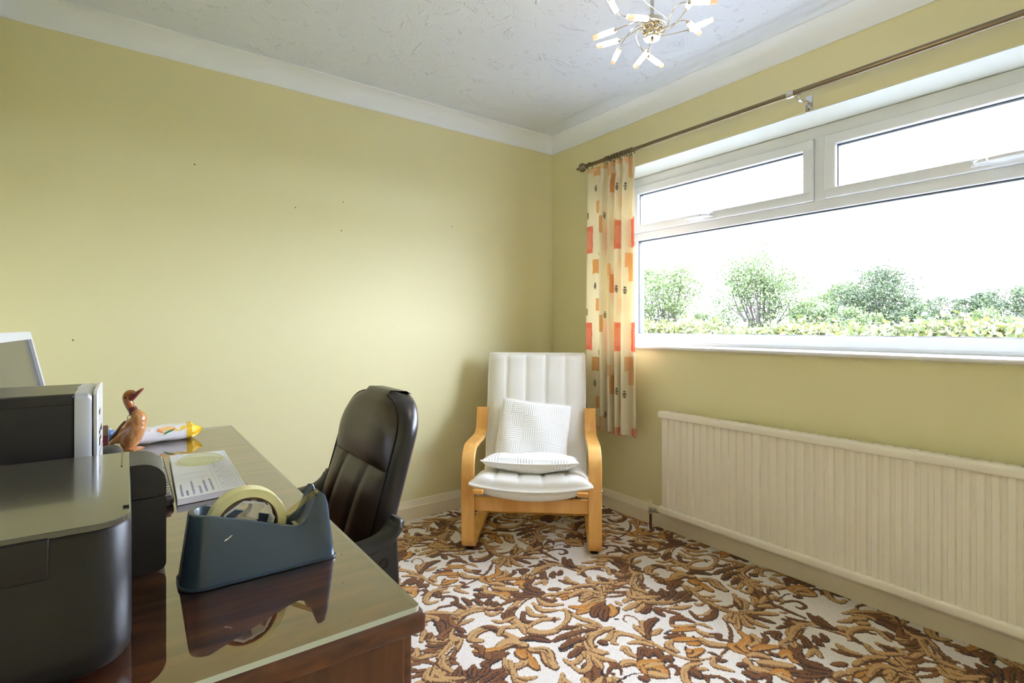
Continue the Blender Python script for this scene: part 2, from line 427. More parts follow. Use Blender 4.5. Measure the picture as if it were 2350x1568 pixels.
CARPET = "o183:1562,1528 1537,1583 1480,1606 1427,1604|l202:1582,1532 1607,1600 1565,1640 1490,1656|l206:1594,1533 1642,1574 1668,1616 1683,1658|l176:1612,1529 1677,1569 1704,1611|d134:1669,1595 1671,1624|l279:1563,1518 1542,1561 1480,1552|l246:1550,1501 1507,1515 1446,1516|o203:1505,1498 1447,1506 1411,1541|o186:1467,1475 1423,1491 1402,1490|k39:1567,1533 1558,1578|k28:1558,1504 1520,1523 1458,1507|d228:1534,1486 1476,1469 1437,1440|d238:1523,1460 1475,1428 1450,1399|o200:1547,1459 1529,1422 1491,1401|k54:1485,1381 1499,1371|l123:1586,1466 1580,1435|d94:1561,1432 1548,1416|b118:1753,1513 1746,1559 1692,1568|b109:1722,1497 1693,1537 1649,1550|b107:1700,1483 1657,1505 1614,1537|b92:1682,1477 1628,1489 1580,1515|l309:1725,1494 1676,1418 1713,1373 1773,1338 1878,1335|d183:1703,1403 1745,1413 1776,1410|d183:1730,1378 1785,1393 1816,1389|d183:1761,1356 1813,1373 1844,1369|d183:1788,1336 1844,1350 1882,1346|d154:1806,1314 1856,1323 1875,1328|d152:1809,1303 1839,1299 1853,1280|l141:1687,1437 1729,1443 1742,1420|l130:1716,1482 1759,1489 1760,1469|k31:1670,1422 1678,1355 1711,1314 1776,1301|w28:1700,1354 1713,1337 1730,1324 1752,1314 1783,1309|l176:1665,1408 1610,1405 1567,1402|l148:1660,1386 1621,1371 1593,1367|l152:1675,1437 1636,1447 1608,1441|d187:1661,1359 1628,1350 1608,1347|d159:1668,1337 1658,1311 1655,1285|b133:1685,1324 1698,1290 1713,1263|l162:1720,1307 1756,1282 1797,1269|l224:1855,1570 1795,1529 1728,1497|w24:1819,1542 1782,1518 1744,1495|b110:1814,1535 1772,1484 1779,1460|b136:1825,1560 1775,1575 1720,1589|l148:1808,1551 1736,1551 1676,1559|l323:1835,1574 1836,1629 1887,1685 1958,1720 2030,1706 2080,1657|d152:1971,1736 1965,1779 1955,1807|d153:1997,1736 2008,1775 2006,1810|d153:2035,1722 2045,1748 2035,1775|d170:2061,1709 2083,1734|d169:2075,1686 2096,1704|d167:2073,1662 2083,1648|l132:1938,1696 1983,1701 2021,1687|l129:1900,1652 1929,1654 1958,1657|k26:1897,1677 1964,1690|d126:1874,1635 1884,1616 1891,1600|d124:1856,1614 1870,1593 1876,1571|b139:1836,1629 1795,1603|l138:1815,1599 1768,1601 1765,1636 1785,1643|w27:1994,1739 2013,1729 2029,1717 2046,1702 2055,1687|l149:2027,1670 2032,1640 2070,1638|l228:2267,1655 2192,1655 2103,1614 2079,1569 2081,1519 2093,1453 2144,1415 2214,1423|d141:2279,1675 2258,1704 2256,1750|d139:2263,1658 2222,1695 2185,1729|b154:2201,1662 2175,1681 2106,1677|d165:2136,1629 2075,1609 2068,1577 2105,1600|d145:2306,1684 2287,1727 2304,1775 2351,1787 2356,1761|d154:2261,1645 2257,1593 2300,1576|l170:2250,1626 2249,1572 2301,1535|l167:2214,1611 2209,1549 2253,1518|l165:2176,1599 2158,1549 2192,1512|d130:2142,1585 2109,1535 2126,1511|w27:2230,1661 2197,1650 2174,1641 2156,1627 2142,1611|l129:2014,1604 2034,1577 2087,1575|l145:2086,1492 2159,1499 2203,1479 2220,1466|d73:2196,1460 2215,1482|l130:2174,1416 2249,1445 2285,1494 2267,1507|d74:2292,1463 2288,1485|l161:2283,1457 2291,1414 2308,1378 2307,1331|l231:2255,1392 2194,1345 2172,1296 2211,1267|l142:2269,1382 2281,1338 2269,1313|d127:2247,1387 2214,1399 2185,1409|d170:2209,1368 2160,1370 2116,1369|d181:2153,1320 2124,1320 2102,1315|l150:2160,1315 2182,1267 2217,1211|l133:2150,1301 2125,1247 2079,1241 2076,1273|l147:2153,1268 2148,1231 2145,1212|k32:2259,1390 2197,1343 2186,1296|l217:2020,1450 1999,1509 1982,1568 1925,1575 1885,1548 1909,1520|d142:2000,1520 1982,1568 1962,1589|l158:2061,1465 2073,1513 2030,1533|l142:2051,1518 2020,1540 1978,1514|l318:2016,1409 1988,1451 1933,1449|k31:2021,1427 1976,1428 1911,1423|d215:2030,1443 2071,1424 2099,1381|k43:2059,1444 2089,1422 2107,1386|d163:1944,1410 1885,1432 1853,1466|o150:1946,1440 1903,1460 1857,1484|d190:1923,1404 1864,1407 1842,1404|o234:1993,1384 1980,1343 1973,1289|l265:2017,1377 2052,1341 2030,1296 2023,1257|k31:2028,1380 2059,1346 2037,1292|l174:1916,1389 1901,1342 1953,1333 1960,1347|o222:1977,1396 1974,1357|l178:1925,1368 1889,1290 1877,1219 1884,1163 1906,1122 1986,1089|l112:1896,1294 1920,1267 1945,1258|l111:1888,1272 1906,1241 1930,1220|l109:1860,1249 1829,1253 1833,1268|d146:1865,1227 1846,1190 1788,1169 1745,1192 1762,1244|l106:1840,1203 1794,1196 1762,1211|l137:1925,1133 1970,1168 2023,1220|l137:1946,1126 2001,1154 2011,1200|d109:1934,1135 1951,1164 1972,1185|d335:1987,1096 2059,1121 2116,1180 2109,1200|l166:2005,1125 2052,1144 2060,1165|l221:2042,1116 2111,1118 2117,1087|l190:2012,1103 2051,1083 2081,1061|l185:1946,1093 1981,1068 2012,1037|d155:1917,1098 1935,1053 1947,1014|l167:1905,1099 1891,1054 1898,1012|l179:1891,1109 1857,1071 1854,1044|l192:1882,1123 1841,1099 1801,1068|l182:1871,1140 1830,1130 1827,1101|k31:1879,1200 1901,1134 1989,1086|w22:1928,1135 1942,1124 1960,1116 1983,1109 2006,1107|b95:1894,1189 1915,1174 1936,1175|d108:2120,1131 2074,1084 2074,1058 2074,1008 2074,959|d95:2098,1066 2140,1062 2176,1035 2164,1001 2131,1000 2130,1017|b125:2144,1086 2105,1096|l139:2144,1113 2128,1070|l93:2060,1018 2037,1035|d100:2130,1132 2182,1152 2227,1128|t37:2163,1146 2186,1178 2156,1190 2161,1176|d85:1810,1121 1758,1071 1681,1031 1611,1018|l96:1607,1015 1532,1046 1495,1091 1483,1150 1481,1204 1470,1252 1441,1309 1405,1375 1380,1412|d129:1624,1226 1671,1253 1711,1241|d142:1664,1243 1700,1225 1709,1191|l127:1694,1176 1647,1202 1624,1226|l114:1707,1181 1724,1161 1727,1129|o162:1678,1157 1643,1183 1600,1200|k45:1621,1164 1594,1183 1562,1207 1597,1210|d147:1608,1159 1572,1178 1543,1192|o181:1626,1118 1592,1143 1556,1163|l166:1548,1168 1513,1154 1510,1117|k34:1632,1141 1628,1130|l173:1674,1146 1678,1115 1705,1088|d110:1693,1111 1715,1088 1690,1079 1701,1057|l204:1639,1115 1636,1077 1674,1037|o143:1608,1098 1577,1121|o209:1588,1073 1550,1076 1524,1076|k59:1555,1116 1527,1092|o140:1555,1097 1536,1092|d202:1491,1224 1516,1261 1583,1287 1615,1287|l149:1522,1229 1572,1235|l137:1495,1248 1506,1283 1514,1307|l102:1511,1265 1543,1301 1563,1309|t39:1545,1307 1557,1345 1539,1374 1509,1356 1510,1340|l133:1462,1237 1449,1281 1415,1307 1373,1282 1376,1267|l143:1469,1186 1449,1226 1414,1246|l218:1435,1343 1386,1356 1319,1349 1281,1297 1299,1258|k33:1359,1376 1306,1345 1286,1293|d136:1381,1374 1332,1396 1268,1400|d180:1308,1357 1262,1370 1206,1365|d174:1260,1325 1227,1317 1195,1310|l122:1421,1330 1374,1308 1345,1316|d180:1341,1312 1343,1291|l137:1260,1293 1274,1246 1297,1205|l135:1256,1290 1217,1240 1175,1231 1169,1269|l157:1254,1261 1244,1226 1238,1207|l102:1417,1400 1403,1373|l151:1376,1172 1370,1207 1383,1235 1365,1236|l202:1354,1157 1327,1177 1304,1176|d174:1381,1168 1421,1195 1433,1180 1410,1165|d196:1411,1158 1451,1160 1438,1126|d182:1416,1113 1455,1114 1451,1099|k42:1381,1180 1335,1137|o157:1335,1125 1354,1146 1390,1137 1419,1122|l178:1354,1123 1381,1115 1413,1103|o176:1378,1105 1394,1088 1376,1056|d99:1407,1084 1438,1079 1429,1051 1407,1045|l196:1335,1114 1348,1088 1376,1056|o121:1352,1136 1332,1105|k25:1347,1117 1371,1099|k40:1321,1118 1288,1131 1245,1131 1226,1129|d71:1267,1147 1286,1172 1264,1188 1243,1176 1251,1164|d151:1304,1103 1312,1081|d99:1523,1047 1481,1053 1438,1039 1399,1008|l120:1470,1038 1429,1023 1410,999|d164:1466,1035 1465,1014 1461,994|l111:1494,1038 1490,1018 1510,1003|d70:1459,963 1467,985 1493,976 1510,948 1506,929|l155:1087,1959 1032,1971 983,1941 969,1898 1006,1889|d198:1034,1950 1026,1919|d96:1024,1884 1048,1903 1078,1881 1073,1849 1037,1831 998,1843 970,1837|l132:970,1837 923,1839 892,1854|d230:920,1833 945,1783 936,1728 916,1678|l132:923,1839 978,1807 1018,1762|d131:938,1820 980,1766 1005,1732|d178:957,1774 970,1726 941,1681|l143:912,1831 943,1785 939,1764|k47:919,1755 919,1733|l207:875,1819 917,1788|l165:861,1790 892,1768|l134:1592,1026 1548,1005 1555,976 1569,949|d114:1599,1021 1582,1003 1599,991|d81:1603,1030 1592,1051|o141:1684,971 1677,1008 1687,1027 1712,1022|o192:1699,973 1715,1006 1769,1014 1790,1054|l169:1741,987 1788,980 1809,1019|d121:1772,965 1827,978 1844,1001|o188:1724,968 1770,954 1813,928|k32:1714,969 1744,940 1732,918|o207:1765,894 1808,894 1788,871|d139:1755,926 1762,902|l184:1685,959 1712,945 1728,915|l234:1658,953 1630,927 1639,898 1665,879|k52:1668,946 1676,935|l235:1679,920 1707,889 1746,848|k25:1663,915 1672,879 1720,850|o136:1775,862 1790,840|d157:1633,942 1609,954|d185:1589,923 1595,902 1592,888|d151:1599,883 1633,874 1615,855|o185:1656,868 1694,852 1690,827|l151:1667,850 1673,813|d172:1861,996 1893,972 1865,964 1859,941|l160:1853,932 1902,924 2023,936|l164:1911,945 1997,970 2052,952|d116:2003,973 2002,997 2000,1006|d114:1979,968 1953,979 1922,987|l154:1843,933 1829,910|l167:1890,918 1855,892|l205:2081,810 2074,854 2063,902 2032,941 1961,944 1885,922|d183:2116,966 2078,908 2082,864|d169:2126,933 2093,897 2088,860|d184:1946,908 1907,870 1914,850|d159:1981,883 1951,859 1944,843|d147:2015,874 1997,856 1978,847|w26:1998,933 2021,926 2042,917 2054,908 2060,900|d100:2025,1006 2035,973 2058,939|d98:1977,989 2001,964|l248:2108,837 2116,847|l156:2150,872 2183,856 2200,853|l163:2054,799 2111,819 2170,808 2201,769 2167,717|d95:2123,810 2154,792 2171,759|d119:2087,806 2070,780 2067,760|d187:1857,877 1814,860 1803,816 1824,769|l140:1839,842 1894,844 1872,815|d119:1708,823 1737,790 1795,754|d97:1763,820 1781,794 1813,759|b128:1950,810 1959,775 1985,736|l155:1993,814 1978,782 1992,744|l167:2073,756 2049,716 2106,661|d143:2109,722 2119,686|d119:2171,685 2199,664 2254,653|l134:2216,743 2196,711 2222,677|l194:2257,651 2217,622 2173,599|b90:2142,670 2169,643 2183,633|b88:2095,649 2118,625|b87:2062,637 2106,608|b79:2028,623 2085,591|l161:2192,599 2166,564 2173,509|k30:2257,651 2228,614 2157,584|w21:2248,628 2221,612 2192,599|b101:2211,585 2216,561|d157:2205,516 2181,490 2166,477|d182:2244,494 2225,470 2215,453|d158:2283,472 2265,454 2240,441|l131:2126,531 2140,496 2187,462|l144:2124,569 2093,530 2147,473|b156:2299,591 2316,564 2300,533|b152:2314,523 2306,495|b127:2325,796 2309,748 2319,716|d138:2319,716 2313,680|b136:2293,726 2235,705 2234,683|b122:2219,740 2197,718|o158:1859,701 1938,692 1991,679|l182:1891,678 1952,682 1990,667 2006,630|l155:1944,657 1976,646 1931,636|k27:1965,673 1922,655 1915,636|k34:2021,683 2017,653 2036,640|l163:1967,723 2007,713 2045,685|b160:1862,773 1900,752|l132:1818,707 1877,725 1925,702|l144:1802,742 1839,739 1855,722|d118:1787,736 1807,715"

def carpet_floor():
    gx0, gx1, gy0, gy1, st = 0.20, 2.375, 0.30, 2.785, 0.003
    nx = int((gx1 - gx0) / st) + 1; ny = int((gy1 - gy0) / st) + 1
    xs = np.linspace(gx0, gx1, nx); ys = np.linspace(gy0, gy1, ny)
    rng = np.random.default_rng(5)
    GX, GY = np.meshgrid(xs, ys, indexing='ij')
    pal = np.array([[0.74, 0.69, 0.645], [0.53, 0.32, 0.135], [0.185, 0.071, 0.024], [0.044, 0.013, 0.009], [0.014, 0.012, 0.017], [0.50, 0.215, 0.040], [0.235, 0.10, 0.034], [0.84, 0.80, 0.72], [0.105, 0.040, 0.014]])
    CREAM, TAN, BROWN, DARK, BLACK, ORANGE, MID, BEAD, EDGE = range(9)
    idx = np.zeros((nx, ny), np.int8)
    jag = rng.normal(0, 1, (nx, ny)) * 0.0011
    A = np.array([0.905, -0.04]); B = np.array([0.43, -0.925])
    styles = {'l': (EDGE, TAN, MID), 'd': (BLACK, BROWN, DARK), 'b': (DARK, MID, BROWN), 'o': (EDGE, ORANGE, TAN), 't': (MID, MID, None), 'k': (DARK, BLACK, None), 'w': (BLACK, BEAD, None)}
    strokes = []
    for s in CARPET.split('|'):
        head, pts = s.split(':')
        P = np.array([[float(q) for q in p.split(',')] for p in pts.split()]) / 1000
        st_, r = head[0], float(head[1:]) / 10000
        C = np.array([(p.x, p.y) for p in catmull([(a, b, 0) for a, b in P], 7)])
        t = np.linspace(0, 1, len(C))
        if st_ in 'tkw':
            R = r * (0.55 + 0.45 * np.sin(math.pi * t) ** 0.5)
        else:
            R = r * (0.34 + 0.66 * np.sin(math.pi * np.clip(t * 0.86 + 0.06, 0, 1)) ** 0.8)
        strokes.append((st_, r, C, R, t))
    # broad outlines of light leaves first, then darks, then lines and beads
    for st_, r, C, R, t in strokes:
        edge, fill, vein = styles[st_]
        for i in range(-4, 5):
            for j in range(-4, 5):
                Q = C + i * A + j * B
                lo = Q.min(0) - r * 1.2 - 0.004; hi = Q.max(0) + r * 1.2 + 0.004
                if hi[0] < gx0 or lo[0] > gx1 or hi[1] < gy0 or lo[1] > gy1: continue
                a0 = max(int((lo[0] - gx0) / st), 0); a1 = min(int((hi[0] - gx0) / st) + 2, nx)
                b0 = max(int((lo[1] - gy0) / st), 0); b1 = min(int((hi[1] - gy0) / st) + 2, ny)
                if a1 <= a0 or b1 <= b0: continue
                X = GX[a0:a1, b0:b1]; Y = GY[a0:a1, b0:b1]; Jg = jag[a0:a1, b0:b1]
                d = np.full(X.shape, 9.0); dv = np.full(X.shape, 9.0); df = np.full(X.shape, 9.0)
                sx, sy = 0.16 * r, 0.20 * r
                for k in range(len(Q)):
                    e = np.hypot(X - Q[k, 0], Y - Q[k, 1])
                    d = np.minimum(d, e - R[k])
                    df = np.minimum(df, np.hypot(X - Q[k, 0] - sx, Y - Q[k, 1] - sy) - R[k] * 0.74)
                    if 0.12 < t[k] < 0.88: dv = np.minimum(dv, np.hypot(X - Q[k, 0] + 0.22 * r, Y - Q[k, 1] + 0.10 * r) - (0.19 - 0.08 * t[k]) * r)
                sub = idx[a0:a1, b0:b1]
                sub[d + Jg < 0] = edge
                sub[df + Jg < 0] = fill
                if vein is not None: sub[dv + Jg * 0.7 < 0] = vein
    # close the narrow gaps inside each leaf with mid brown
    def grow(m, k):
        for _ in range(k):
            q = m.copy()
            q[1:] |= m[:-1]; q[:-1] |= m[1:]; q[:, 1:] |= m[:, :-1]; q[:, :-1] |= m[:, 1:]
            m = q
        return m
    leafy = idx != CREAM
    closed = ~grow(~grow(leafy, 1), 1)
    idx[closed & ~leafy] = MID
    col = pal[idx]
    col *= (1 + rng.normal(0, 0.07, (nx, ny)))[..., None]
    col = np.clip(col, 0.004, 0.95)
    # vertices: the patterned grid, then a plain border strip to the walls
    n = nx * ny
    co = np.zeros((n, 3), np.float32); co[:, 0] = GX.ravel(); co[:, 1] = GY.ravel()
    extra = [(X0, Y0), (X1, Y0), (X1, Y1), (X0, Y1)]
    co = np.vstack([co, np.array([(x, y, 0) for x, y in extra], np.float32)])
    ii, jj = np.meshgrid(np.arange(nx - 1), np.arange(ny - 1), indexing='ij')
    a = (ii * ny + jj).ravel()
    q = np.stack([a, a + ny, a + ny + 1, a + 1], 1)
    c00, c10, c11, c01 = 0, (nx - 1) * ny, nx * ny - 1, ny - 1
    rim = np.array([[n, n + 1, c10, c00], [n + 1, n + 2, c11, c10], [n + 2, n + 3, c01, c11], [n + 3, n, c00, c01]])
    q = np.vstack([q, rim]).astype(np.int32)
    me = bpy.data.meshes.new('floor')
    me.vertices.add(len(co)); me.vertices.foreach_set('co', co.ravel())
    me.loops.add(q.size); me.loops.foreach_set('vertex_index', q.ravel())
    me.polygons.add(len(q)); me.polygons.foreach_set('loop_start', np.arange(0, q.size, 4, dtype=np.int32))
    me.update(calc_edges=True)
    at = me.attributes.new('dye', 'FLOAT_COLOR', 'POINT')
    rgba = np.ones((len(co), 4), np.float32); rgba[:n, :3] = col.reshape(-1, 3); rgba[n:, :3] = (0.45, 0.30, 0.16)
    at.data.foreach_set('color', rgba.ravel())
    me.materials.append(M['carpet'])
    ob = bpy.data.objects.new('floor', me); COL.objects.link(ob)
    return struct(ob, 'cream carpet with brown, tan and orange scrolling acanthus leaves')
carpet_floor()

struct(MB().box((X0 - .1, Y0 - .1, -.12), (X1 + WT, Y1 + .1, -.004)).obj('floor_slab', 'board', smooth=False))
struct(MB().box((X0 - .1, Y0 - .1, H), (X1 + WT, Y1 + .1, H + .1)).obj('ceiling', 'ceiling', smooth=False), 'white ceiling with swirled plaster texture')
wb = struct(MB().box((X0 - .1, Y1, 0), (X1 + WT, Y1 + .1, H)).obj('wall_back', 'wall', smooth=False), 'plain yellow painted wall left of the corner')
for (x, z) in ((0.2475, 1.845), (0.9265, 1.768), (0.685, 1.707), (1.59, 1.712), (0.9175, 1.615), (-0.18, 1.05)):
    MB().lathe((x, Y1 + .001, z), (0, -1, 0), [(0, .0035), (.002, .003), (.0025, .0005)], 8).obj('screw_hole', 'copper', wb)
struct(MB().box((X0 - .1, Y0 - .1, 0), (X0, Y1, H)).obj('wall_left', 'wall', smooth=False))
struct(MB().box((X0, Y0 - .1, 0), (X1 + WT, Y0, H)).obj('wall_front', 'wall', smooth=False))
w = MB()
w.box((X1, Y0, 0), (X1 + WT, Y1, OZ0)); w.box((X1, Y0, OZ1), (X1 + WT, Y1, H))
w.box((X1, Y0, OZ0), (X1 + WT, OY0, OZ1)); w.box((X1, OY1, OZ0), (X1 + WT, Y1, OZ1))
struct(w.obj('wall_right', 'wall', smooth=False), 'yellow painted wall around the wide window')
w = MB()
w.box((X1 + .002, OY0, OZ1 - .004), (X1 + WT, OY1, OZ1)); w.box((X1 + .002, OY1 - .004, OZ0), (X1 + WT, OY1, OZ1 - .004)); w.box((X1 + .002, OY0, OZ0), (X1 + WT, OY0 + .004, OZ1 - .004))
struct(w.obj('trim_5', 'reveal', smooth=False), 'pale plaster reveal around the window')

def cove(name, p, q, inward):
    """concave coving from p to q along the wall top; inward: unit vector into the room; ends mitred"""
    R = 0.088; prof = [(0, 0), (0, -.090), (.006, -.090), (.010, -.082)]
    for k in range(0, 11):
        a = math.pi * (1 - k / 20)          # from the wall to the ceiling, hollow towards the room
        prof.append((0.010 + .074 + .074 * math.cos(a), -.082 + .074 * math.sin(a)))
    prof += [(.090, -.006), (.090, 0)]
    p = Vector((*p, H)); q = Vector((*q, H)); d = (q - p).normalized(); n = Vector((*inward, 0))
    r0 = [p + n * a + d * a + Vector((0, 0, b)) for a, b in prof]
    r1 = [q + n * a - d * a + Vector((0, 0, b)) for a, b in prof]
    return struct(MB().loft([r0, r1]).obj(name, 'cove', angle=30), 'white hollow plaster coving')
cove('trim_1', (X0, Y1), (X1, Y1), (0, -1))
cove('trim_2', (X1, Y1), (X1, Y0), (-1, 0))
cove('trim_3', (X1, Y0), (X0, Y0), (0, 1))
cove('trim_4', (X0, Y0), (X0, Y1), (1, 0))

def skirting(name, p, q, inward):
    prof = [(0, 0), (.018, 0), (.018, .070), (.016, .073), (.007, .104), (.004, .108), (0, .108)]
    p = Vector((*p, 0)); q = Vector((*q, 0)); d = (q - p).normalized(); n = Vector((*inward, 0))
    r0 = [p + n * a + d * a + Vector((0, 0, b)) for a, b in prof]
    r1 = [q + n * a - d * a + Vector((0, 0, b)) for a, b in prof]
    return struct(MB().loft([r0, r1]).obj(name, 'board', angle=15), 'cream gloss skirting board')
skirting('baseboard_back', (X0, Y1), (X1, Y1), (0, -1))
skirting('baseboard_right', (X1, Y1), (X1, Y0), (-1, 0))
skirting('baseboard_front', (X1, Y0), (X0, Y0), (0, 1))
skirting('baseboard_left', (X0, Y0), (X0, Y1), (1, 0))

# ------------------------------------------------------------------ window
FX = 2.585                                            # room-side face of the frame
win = bpy.data.objects.new('window_1', None); COL.objects.link(win); win.location = (FX, 1.13, .99); ORIGIN['window_1'] = Vector((FX, 1.13, .99))
struct(win, 'wide white plastic-framed window with two small top lights')
fy0, fy1 = OY0 + .006, OY1 - .008
f = MB()
b = .005
f.box((FX, fy0, 1.978), (FX + .07, fy1, 2.034), bev=b)           # head
f.box((FX, fy0, .998), (FX + .07, fy1, 1.062), bev=b)            # foot
f.box((FX + .0016, fy1 - .024, 1.055), (FX + .07, fy1, 1.985), bev=b)      # jambs
f.box((FX + .0016, fy0, 1.055), (FX + .07, fy0 + .055, 1.985), bev=b)
f.box((FX + .0008, fy0 + .03, 1.642), (FX + .07, fy1 - .01, 1.690), bev=b)    # transom
f.box((FX + .0005, 1.107, 1.686), (FX + .07, 1.156, 1.985), bev=b)         # mullion
f.box((FX + .0012, fy1 - .05, 1.055), (FX + .07, fy1 - .01, 1.647), bev=b)
f.box((FX - .004, fy0, .990), (FX + .07, fy1, 1.012), bev=.003)
f.obj('frame', 'upvc', win, angle=50)

def sash(y0, y1, z0, z1, hy, left):
    s = MB(); t = .047; x = FX - .012
    s.box((x, y0, z0), (FX + .05, y1, z0 + t), bev=.006); s.box((x, y0, z1 - t), (FX + .05, y1, z1), bev=.006)
    s.box((x, y0, z0 + t - .008), (FX + .05, y0 + t, z1 - t + .008), bev=.006); s.box((x, y1 - t, z0 + t - .008), (FX + .05, y1, z1 - t + .008), bev=.006)
    so = s.obj('opening_light', 'upvc', win, angle=50)
    g = MB(); a = .004
    gy0, gy1, gz0, gz1 = y0 + t, y1 - t, z0 + t, z1 - t
    for lo, hi in (((gy0, gz0), (gy1, gz0 + a)), ((gy0, gz1 - a), (gy1, gz1)), ((gy0, gz0), (gy0 + a, gz1)), ((gy1 - a, gz0), (gy1, gz1))):
        g.box((FX + .012, lo[0], lo[1]), (FX + .034, hi[0], hi[1]))
    g.obj('gasket', 'gasket', so, smooth=False)
    MB().box((FX + .020, gy0 - .006, gz0 - .006), (FX + .024, gy1 + .006, gz1 + .006)).obj('pane', 'pane', so, smooth=False)
    zc = z0 + .026; sg = 1 if left else -1
    h = MB(); h.box((x - .011, hy - .028, zc - .012), (x + .002, hy + .028, zc + .012), bev=.004)
    path = catmull([(x - .010, hy - sg * .010, zc), (x - .026, hy + sg * .004, zc), (x - .032, hy + sg * .03, zc), (x - .031, hy + sg * .085, zc + .002), (x - .030, hy + sg * .135, zc + .002)], 6)
    h.tube(path, [.010, .0105, .0105] + [.0095] * (len(path) - 4) + [.006], 10)
    ho = h.obj('handle', 'upvc', so)
    MB().lathe((x - .041, hy + sg * .028, zc), (-1, 0, 0), [(0, .005), (.0012, .004), (.0013, .0005)], 10).obj('lock', 'steel', ho)
sash(1.156, 2.246, 1.690, 1.978, 1.70, True)
sash(fy0 + .05, 1.107, 1.690, 1.978, 0.560, False)
g = MB(); py0, py1, pz0, pz1 = fy0 + .055, fy1 - .05, 1.062, 1.642
for lo, hi in (((py0, pz0), (py1, pz0 + .003)), ((py0, pz1 - .005), (py1, pz1)), ((py0, pz0), (py0 + .004, pz1)), ((py1 - .004, pz0), (py1, pz1))):
    g.box((FX + .016, lo[0], lo[1]), (FX + .040, hi[0], hi[1]))
g.obj('gasket', 'gasket', win, smooth=False)
MB().box((FX + .026, py0 - .006, pz0 - .006), (FX + .030, py1 + .006, pz1 + .006)).obj('pane', 'pane', win, smooth=False)

s = MB()
prof = [(FX + .02, .979), (FX + .02, .997)] + [(X1 - .026 + .009 - .009 * math.sin(a), .988 + .009 * math.cos(a)) for a in [math.pi * k / 8 for k in range(9)]]
s.prism(prof, 1, OY0 + .004, OY1 - .005)
struct(s.obj('trim_6', 'sill', angle=50), 'white window sill board with rounded nose')

# ------------------------------------------------------------------ radiator on the window wall
rad = thing('radiator', 'long cream panel radiator with vertical ribs under the window', 'radiator', (2.32, .93, .10))
ry0, ry1, rz0, rz1 = .05, 1.800, .112, .655
pitch = .0385; prof = []
y = ry0
while y < ry1 - .012:
    prof += [(y, 2.301), (y + .0125, 2.301), (y + .0165, 2.2935), (y + .0345, 2.2935)]
    y += pitch
yl = min(y, ry1)
prof = [p for p in prof if p[0] < ry1 - .004] + [(ry1, 2.301)]
G = [[(px, py, rz0 + .03), (px, py, rz1 - .03)] for py, px in prof]
p = MB(); p.grid(G)
p.box((2.302, ry0, rz0 + .002), (2.322, ry1, rz1 - .002), bev=.004)
p.obj('ribbed_panel', 'radiator', rad, angle=25)
for z0, z1, nm in ((rz1 - .036, rz1, 'top_rail'), (rz0, rz0 + .036, 'bottom_rail')):
    MB().box((2.283, ry0 - .012, z0), (2.330, ry1 + .018, z1), bev=.009).obj(nm, 'radiator', rad)
q = MB()
for k in range(46):
    yy = ry0 + .01 + k * .039
    if yy < ry1 - .02: q.box((2.334, yy, rz1 - .012), (2.358, yy + .030, rz1 - .004))
q.box((2.330, ry0, rz1 - .014), (2.362, ry1, rz1 - .011)); q.box((2.330, ry0, rz0 + .02), (2.336, ry1, rz1 - .014)); q.box((2.352, ry0 + .02, rz0 + .03), (2.362, ry1 - .02, rz1 - .014))
q.obj('top_grille', 'radiator', rad, smooth=False)
for yy in (.35, 1.5):
    MB().box((2.355, yy, .20), (2.387, yy + .03, .60)).obj('wall_bracket', 'radiator', rad, smooth=False)
vx, vy = 2.312, 1.884
va = MB(); va.lathe((vx, vy, .085), (0, 0, 1), [(0, .0085), (0, .0125), (.014, .0125), (.015, .009), (.022, .0095), (.036, .0095), (.038, .008)], 12)
va.lathe((vx, vy, .107), (0, -1, 0), [(0, .008), (.018, .008), (.019, .012), (.034, .012), (.035, .009), (.058, .009)], 12)
v_o = va.obj('valve', 'steel', rad)
MB().lathe((vx, vy, .122), (0, 0, 1), [(0, .0105), (.012, .0105), (.026, .0085), (.034, .0095), (.035, .004)], 14).obj('valve_cap', 'board', v_o)
MB().tube([(vx, vy, .002), (vx, vy, .090)], .0075, 12).obj('pipe', 'copper', v_o)

# ------------------------------------------------------------------ curtain pole, rings, curtain
PX, PZ = 2.285, 2.0945
pole = thing('curtain_pole', 'dark metal curtain pole running above the window', 'curtain pole', (PX, 1.13, PZ))
MB().tube([(PX, -.10, PZ), (PX, 2.352, PZ)], .0115, 20).obj('rod', 'brass', pole)
MB().tube([(PX, -.10, PZ), (PX, 1.105, PZ)], .0127, 20).obj('outer_tube', 'brass', pole)
MB().lathe((PX, 1.100, PZ), (0, 1, 0), [(0, .012), (0, .0155), (.030, .0155), (.030, .012)], 20).obj('joint_collar', 'steel', pole)
fi = MB().lathe((PX, 2.350, PZ), (0, 1, 0), [(0, .0125), (.004, .015), (.010, .015), (.013, .011), (.018, .011), (.022, .018), (.030, .0245), (.040, .0275), (.050, .0245), (.057, .017), (.061, .009), (.064, .0065), (.078, .0055), (.083, .0075), (.088, .0065), (.091, .002)], 24).obj('finial', 'brass', pole)
MB().lathe((PX, 2.3625, PZ), (0, 1, 0), [(0, .0115), (0, .0135), (.006, .0135), (.006, .0115)], 20).obj('washer', 'clearblue', fi)
br = MB()
br.tube(catmull([(PX, 1.085, PZ - .012), (PX + .012, 1.085, PZ - .030), (PX + .045, 1.085, PZ - .030), (PX + .075, 1.085, PZ - .022), (X1 - .006, 1.085, PZ - .026)], 6), .0062, 10)
br.box((X1 - .007, 1.070, PZ - .062), (X1 - .0005, 1.100, PZ + .010), bev=.003)
br.obj('bracket', 'steel', pole)
MB().lathe((X1 - .006, 1.085, PZ - .050), (-1, 0, 0), [(0, .005), (.002, .005), (.003, .001)], 10).obj('screw', 'brass', pole)

